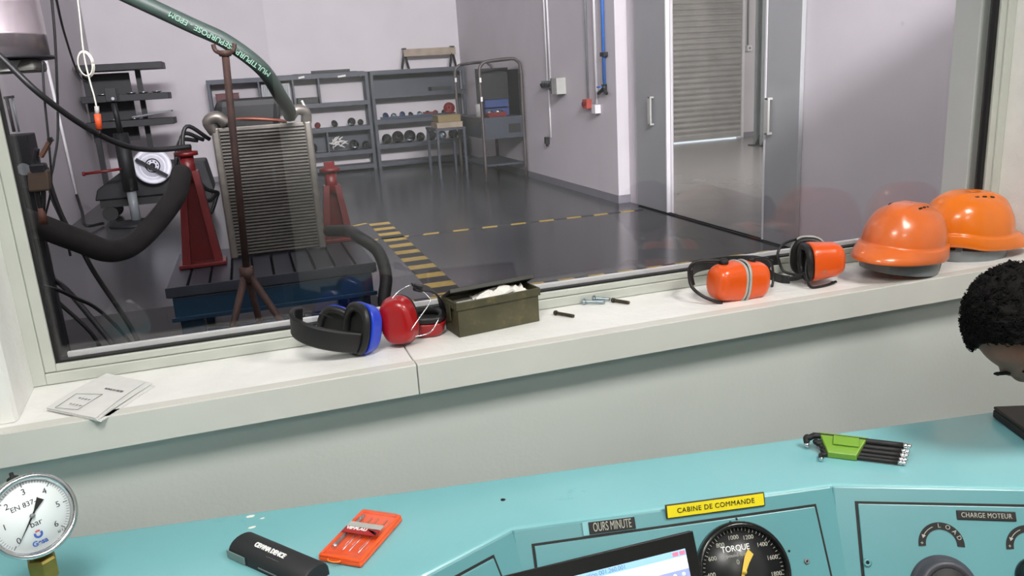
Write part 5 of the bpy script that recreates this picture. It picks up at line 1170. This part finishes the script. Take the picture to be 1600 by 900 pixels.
hose('cable', 'thin black cable lying across the dark floor in front of the bedplate', 'cable', [sp(62, 445, 3.4), sp(110, 462, 3.6), sp(180, 508, 3.8), V((-.4, 3.9, .02))], .008, m_dkrub, 8)

# ------------------------------------------------------------------ duct, cord, hanging cables, left-hand machinery
dc = V((-1.275, 5.35, 0))
t = thing('extraction_duct', 'shiny galvanised extraction duct with a dark flange hanging at the upper left', 'duct', (dc.x, dc.y, 1.88))
MB().lathe([(0, 1.89), (.262, 1.89), (.262, 2.0), (.266, 2.005), (.262, 2.01), (.258, 3.3), (.0, 3.3)], (dc.x, dc.y, 0), Z, 48).build('duct_body', m_duct, t)
MB().lathe([(0, 0), (.285, 0), (.285, .015), (0, .015)], (dc.x, dc.y, 1.874), Z, 48).build('flange', m_darksteel, t)
MB().box(dc.x - .26, dc.x + .20, dc.y - .13, dc.y + .2, 1.805, 1.873).build('filter_box', mat('olive_grey', (.42, .42, .39), .5), t, .02)
MB().prism([(dc.x - .03, dc.y - .132, 1.865), (dc.x + .14, dc.y - .132, 1.865), (dc.x + .10, dc.y - .132, 1.81), (dc.x + .02, dc.y - .132, 1.81)], (0, -.012, 0)).build('lamp_lens', m_ltgrey, t)
cg = [sp(118, -25, 5.0), sp(124, 20, 5.0), sp(131, 84, 5.0), sp(140, 125, 5.0), sp(147, 150, 5.0), sp(151, 168, 5.0)]
t = thing('pull_cord', 'pale hanging cord with a coiled loop and an orange plug', 'cord', tuple(cg[0]))
MB().tube(smooth_path(cg, 8), .0045, 8).build('cord', m_cream, t)
cc_ = sp(133, 100, 5.0)
for k in range(3): MB().tube([cc_ + V(((.034 + .003 * k) * math.cos(a), .012 * k, (.062 + .004 * k) * math.sin(a))) for a in [2 * PI * j / 24 for j in range(25)]], .0035, 6).build('cord_loop', m_cream, t)
MB().cyl(sp(151, 166, 5.0), sp(152, 178, 5.0), .012).build('plug_collar', m_ltgrey, t); MB().cyl(sp(152, 178, 5.0), sp(155, 202, 5.0), .017).build('orange_plug', mat('plug_orange', (.85, .33, .15), .5), t); MB().cyl(sp(155, 202, 5.0), sp(156, 212, 5.0), .010).build('plug_pin', m_black, t)
hose('cable', 'thin dark cable hanging straight down beside the duct', 'cable', [sp(79, -20, 5.9), sp(86, 60, 5.9), sp(90, 160, 5.9), sp(90, 215, 5.9), sp(84, 255, 5.9), sp(78, 300, 5.9), sp(98, 350, 5.9), sp(110, 400, 5.9)], .008, m_dkrub, 8)
hose('cable', 'thin dark cable slanting from the ceiling to the wall rack', 'cable', [sp(84, -20, 7.5), sp(100, 50, 9), sp(122, 115, 11), V((-2.2, 13.9, 1.9))], .011, m_dkrub, 8)
hose('cable', 'thin dark cable hanging in the left corner beside the hoist', 'cable', [sp(66, 95, 5.0), sp(70, 160, 5.0), sp(76, 220, 5.0), sp(80, 290, 5.0), sp(70, 340, 5.0)], .006, m_dkrub, 8)
pipe('conduit', 'white pipe running down the left wall of the hall', 'conduit', [onx(72, 95, HXL + .03), onx(120, 305, HXL + .03)], .02, m_wtrim)
hose('cable', 'black cable leaving the foot of the white wall pipe', 'cable', [onx(120, 305, HXL + .05), onx(128, 330, HXL + .15), onx(134, 352, HXL + .3), V((-2.0, 11.8, .03))], .02, m_dkrub, 8)
# control box with rods
t = thing('control_box', 'dark steel box with upright rods at the left edge of the window', 'control box', (sp(28, 245, 4.6).x, 4.65, 0))
c = sp(31, 248, 4.6)
MB().box(c.x - .065, c.x + .065, 4.55, 4.72, c.z - .15, c.z + .12).build('box_body', m_darksteel, t, .006)
MB().tube([sp(22, 206, 4.6), sp(10, 152, 4.6)], .008, 8).build('rod', m_black, t); MB().tube([sp(30, 206, 4.62), sp(19, 153, 4.62)], .005, 8).build('rod', m_greyp, t)
MB().bar(sp(6, 153, 4.6), sp(22, 151, 4.6), .012, .012).build('rod_link', m_black, t)
MB().box(c.x - .03, c.x + .03, 4.6, 4.66, .001, c.z - .15).build('post', m_darksteel, t); MB().cyl((c.x + .02, 4.545, c.z - .05), (c.x + .02, 4.55, c.z - .05), .03).build('round_cover', m_greyp, t)
t = thing('chain_hoist', 'brown and black hoist tool hanging among cables at the left of the window', 'hoist', tuple(sp(60, 300, 4.34)))
MB().tube(smooth_path([sp(58, 232, 4.34), sp(56, 250, 4.34), sp(62, 262, 4.34)], 4), [.012] * 9, 8).build('hook', m_darksteel, t)
MB().obox(sp(61, 265, 4.34), (.035, 0, 0), (0, .03, 0), (0, 0, .03)).build('hoist_head', m_darksteel, t, .01)
MB().obox(sp(62, 282, 4.34), (.045, 0, 0), (0, .03, 0), (.006, 0, .05)).build('hoist_body', mat('hoist_brown', (.36, .30, .24), .6), t, .01)
MB().bar(sp(64, 245, 4.32), sp(80, 217, 4.30), .020, .016).build('lever', mat('lever_brown', (.50, .36, .28), .5), t)
MB().bar(sp(76, 220, 4.30), sp(82, 217, 4.30), .03, .02).build('lever_tip', m_black, t)
MB().tube(smooth_path([sp(58, 292, 4.34), sp(60, 310, 4.34), sp(66, 330, 4.34), sp(68, 305, 4.34), sp(66, 290, 4.34)], 5), .012, 8).build('chain_loop', m_black, t)
MB().tube([sp(64, 325, 4.34), sp(68, 350, 4.34)], [.015, .02], 8).build('lower_hook', mat('hook_orange', (.42, .26, .20), .5), t)
hose('cable', 'black hose looping down behind the hoist tool', 'cable', [sp(72, 262, 4.9), sp(82, 300, 4.9), sp(100, 345, 4.9), sp(125, 385, 4.9), sp(150, 430, 4.9), V((-.78, 4.9, .3)), V((-.74, 4.9, .016))], .014, m_dkrub, 8)
hose('cable', 'black hose hanging from the steel box at the left window edge', 'cable', [sp(40, 262, 4.80), sp(48, 320, 4.85), sp(60, 380, 4.85), sp(80, 430, 4.75), sp(120, 470, 4.5), V((-.6, 4.3, .02))], .014, m_dkrub, 8)
hose('cable', 'black hose crossing to the left of the hoist tool', 'cable', [sp(52, 262, 4.95), sp(46, 310, 4.95), sp(40, 370, 4.95), sp(60, 440, 4.95), V((-1.0, 4.95, .3)), V((-.98, 4.95, .014))], .012, m_dkrub, 8)

# ------------------------------------------------------------------ rack, pole stand, cart and disc at the back left
t = thing('cantilever_rack', 'dark rack with four projecting trays on the back left wall', 'rack', (-1.9, 14.6, 0))
MB().box(-2.42, -1.72, 14.92, 14.96, .95, 2.05).build('back_panel', m_darksteel, t)
zs_ = [ony(180, 102, 14.5).z, ony(190, 150, 14.5).z, ony(195, 190, 14.5).z]
for i, z in enumerate(zs_): MB().box(-2.40, -1.14 + .02 * i, 14.3, 14.90, z - .085, z + .02).build('tray', m_darksteel, t, .006)
MB().box(-1.62, -1.54, 14.86, 14.95, .05, 2.1).build('upright', m_darksteel, t); MB().box(-2.40, -2.32, 14.86, 14.95, .05, 2.1).build('upright', m_darksteel, t)
MB().box(-2.42, -1.5, 14.7, 15.1, .001, .05).build('foot', m_darksteel, t)
for i, (dx, zi, mm) in enumerate(((-1.92, 1, m_steel), (-1.68, 1, m_steel), (-1.50, 1, m_steel), (-1.30, 1, m_steel), (-2.1, 1, m_steel), (-2.0, 2, m_steel), (-1.7, 2, m_steel))):
    o = thing('metal_bowl', ('second shiny dish from the left on the middle rack tray', 'third shiny dish from the left on the middle rack tray', 'fourth shiny dish from the left on the middle rack tray', 'rightmost shiny dish on the middle rack tray', 'leftmost shiny dish on the middle rack tray', 'left shiny dish on the lowest rack tray', 'right shiny dish on the lowest rack tray')[i], 'dish', (dx, 14.45, zs_[zi] + .02), 'shiny dishes on the wall rack')
    MB().lathe([(0, 0), (.05, 0), (.085, .022), (.08, .024), (.046, .006), (0, .006)], (dx, 14.45, zs_[zi] + .0215), Z, 18).build('dish_body', mm, o)
o = MB().obox(V((-1.42, 14.5, zs_[2] + .095)), (.30, 0, .03), (0, .18, 0), (-.002, 0, .012)).build('sheet_stack', m_greyp, None, .003); tag(o, 'warped metal sheet lying on the lowest tray of the wall rack', 'metal sheet')
o = thing('rod', 'red rod sticking out at the left of the pole stand', 'rod', tuple(sp(130, 271, 11.5))); MB().cyl(sp(130, 272, 11.5), sp(189, 264, 11.5), .018).build('rod_body', m_redp, o); MB().cyl(sp(129, 272, 11.5), sp(133, 271.5, 11.5), .028).build('rod_end', m_redp, o)
PSx = -1.56
t = thing('pole_stand', 'black adjustable pole stand on a round base in front of the wall rack', 'pole stand', (PSx, 11.6, 0))
MB().lathe([(0, 0), (.34, 0), (.34, .03), (.10, .06), (0, .06)], (PSx, 11.6, .001), Z, 32).build('round_base', m_darksteel, t)
MB().tube([V((PSx, 11.6, .05)), V((PSx, 11.6, .45))], .06, 14).build('lower_tube', m_greyp, t)
MB().tube([V((PSx, 11.6, .45)), V((PSx - .0, 11.6, 1.20))], .095, 14).build('middle_tube', m_black, t)
MB().tube([V((PSx, 11.6, 1.2)), V((PSx - .02, 11.6, 1.66))], .035, 12).build('upper_tube', m_darksteel, t)
MB().box(PSx - .09, PSx + .05, 11.5, 11.7, 1.60, 1.78).build('clamp_head', m_darksteel, t, .01); MB().cyl((PSx, 11.48, 1.64), (PSx, 11.5, 1.64), .02).build('clamp_screw', m_steel, t)
t = thing('cart', 'low dark cart under the white disc at the back left', 'cart', (-1.5, 12.4, 0))
MB().prism([(-2.1, 12.1, .30), (-.55, 12.1, .30), (-.62, 12.1, .72), (-1.6, 12.1, .74), (-2.05, 12.1, .45)], (0, .7, 0)).build('cart_body', m_darksteel, t, .02)
for x in (-1.95, -.72):
    for y in (12.2, 12.7): MB().cyl((x - .0, y - .03, .101), (x, y + .03, .101), .10).build('wheel', m_black, t)
MB().box(-2.05, -.6, 12.15, 12.75, .19, .30).build('underframe', m_black, t)
dcn = ony(238, 260, 12.0); dax = V((.18, -1, .22)).normalized(); dr_ = .245
t = thing('brake_disc', 'white round disc with a dark hub at the back left', 'disc', tuple(dcn))
MB().lathe([(0, 0), (dr_, 0), (dr_, .05), (dr_ * .93, .06), (dr_ * .70, .055), (dr_ * .68, .03), (dr_ * .62, .028), (dr_ * .60, .05), (dr_ * .42, .06), (dr_ * .40, .075), (0, .075)], dcn, dax, 48).build('disc_body', mat('white_disc_paint', (.86, .86, .90), .4), t)
MB().lathe([(dr_ * .40, .076), (dr_ * .34, .078), (dr_ * .34, .082), (dr_ * .40, .08)], dcn, dax, 32).build('hub_ring', m_darksteel, t)
MB().lathe([(0, .076), (dr_ * .14, .076), (dr_ * .14, .085), (0, .085)], dcn, dax, 20).build('hub_bore', m_black, t)
du = dax.orthogonal().normalized(); dv_ = dax.cross(du)
for k in range(8): a = 2 * PI * k / 8; MB().cyl(dcn + dax * .076 + (du * math.cos(a) + dv_ * math.sin(a)) * dr_ * .25, dcn + dax * .080 + (du * math.cos(a) + dv_ * math.sin(a)) * dr_ * .25, .010, 8).build('bolt_hole', m_black, t)
MB().box(dcn.x - .05, dcn.x + .05, dcn.y + .005, 12.098, dcn.z - .06, dcn.z + .06).build('mounting_block', m_darksteel, t)
MB().bar(ony(212, 249, 11.86), ony(262, 275, 11.86), .05, .04).build('locking_bar', m_darksteel, t)
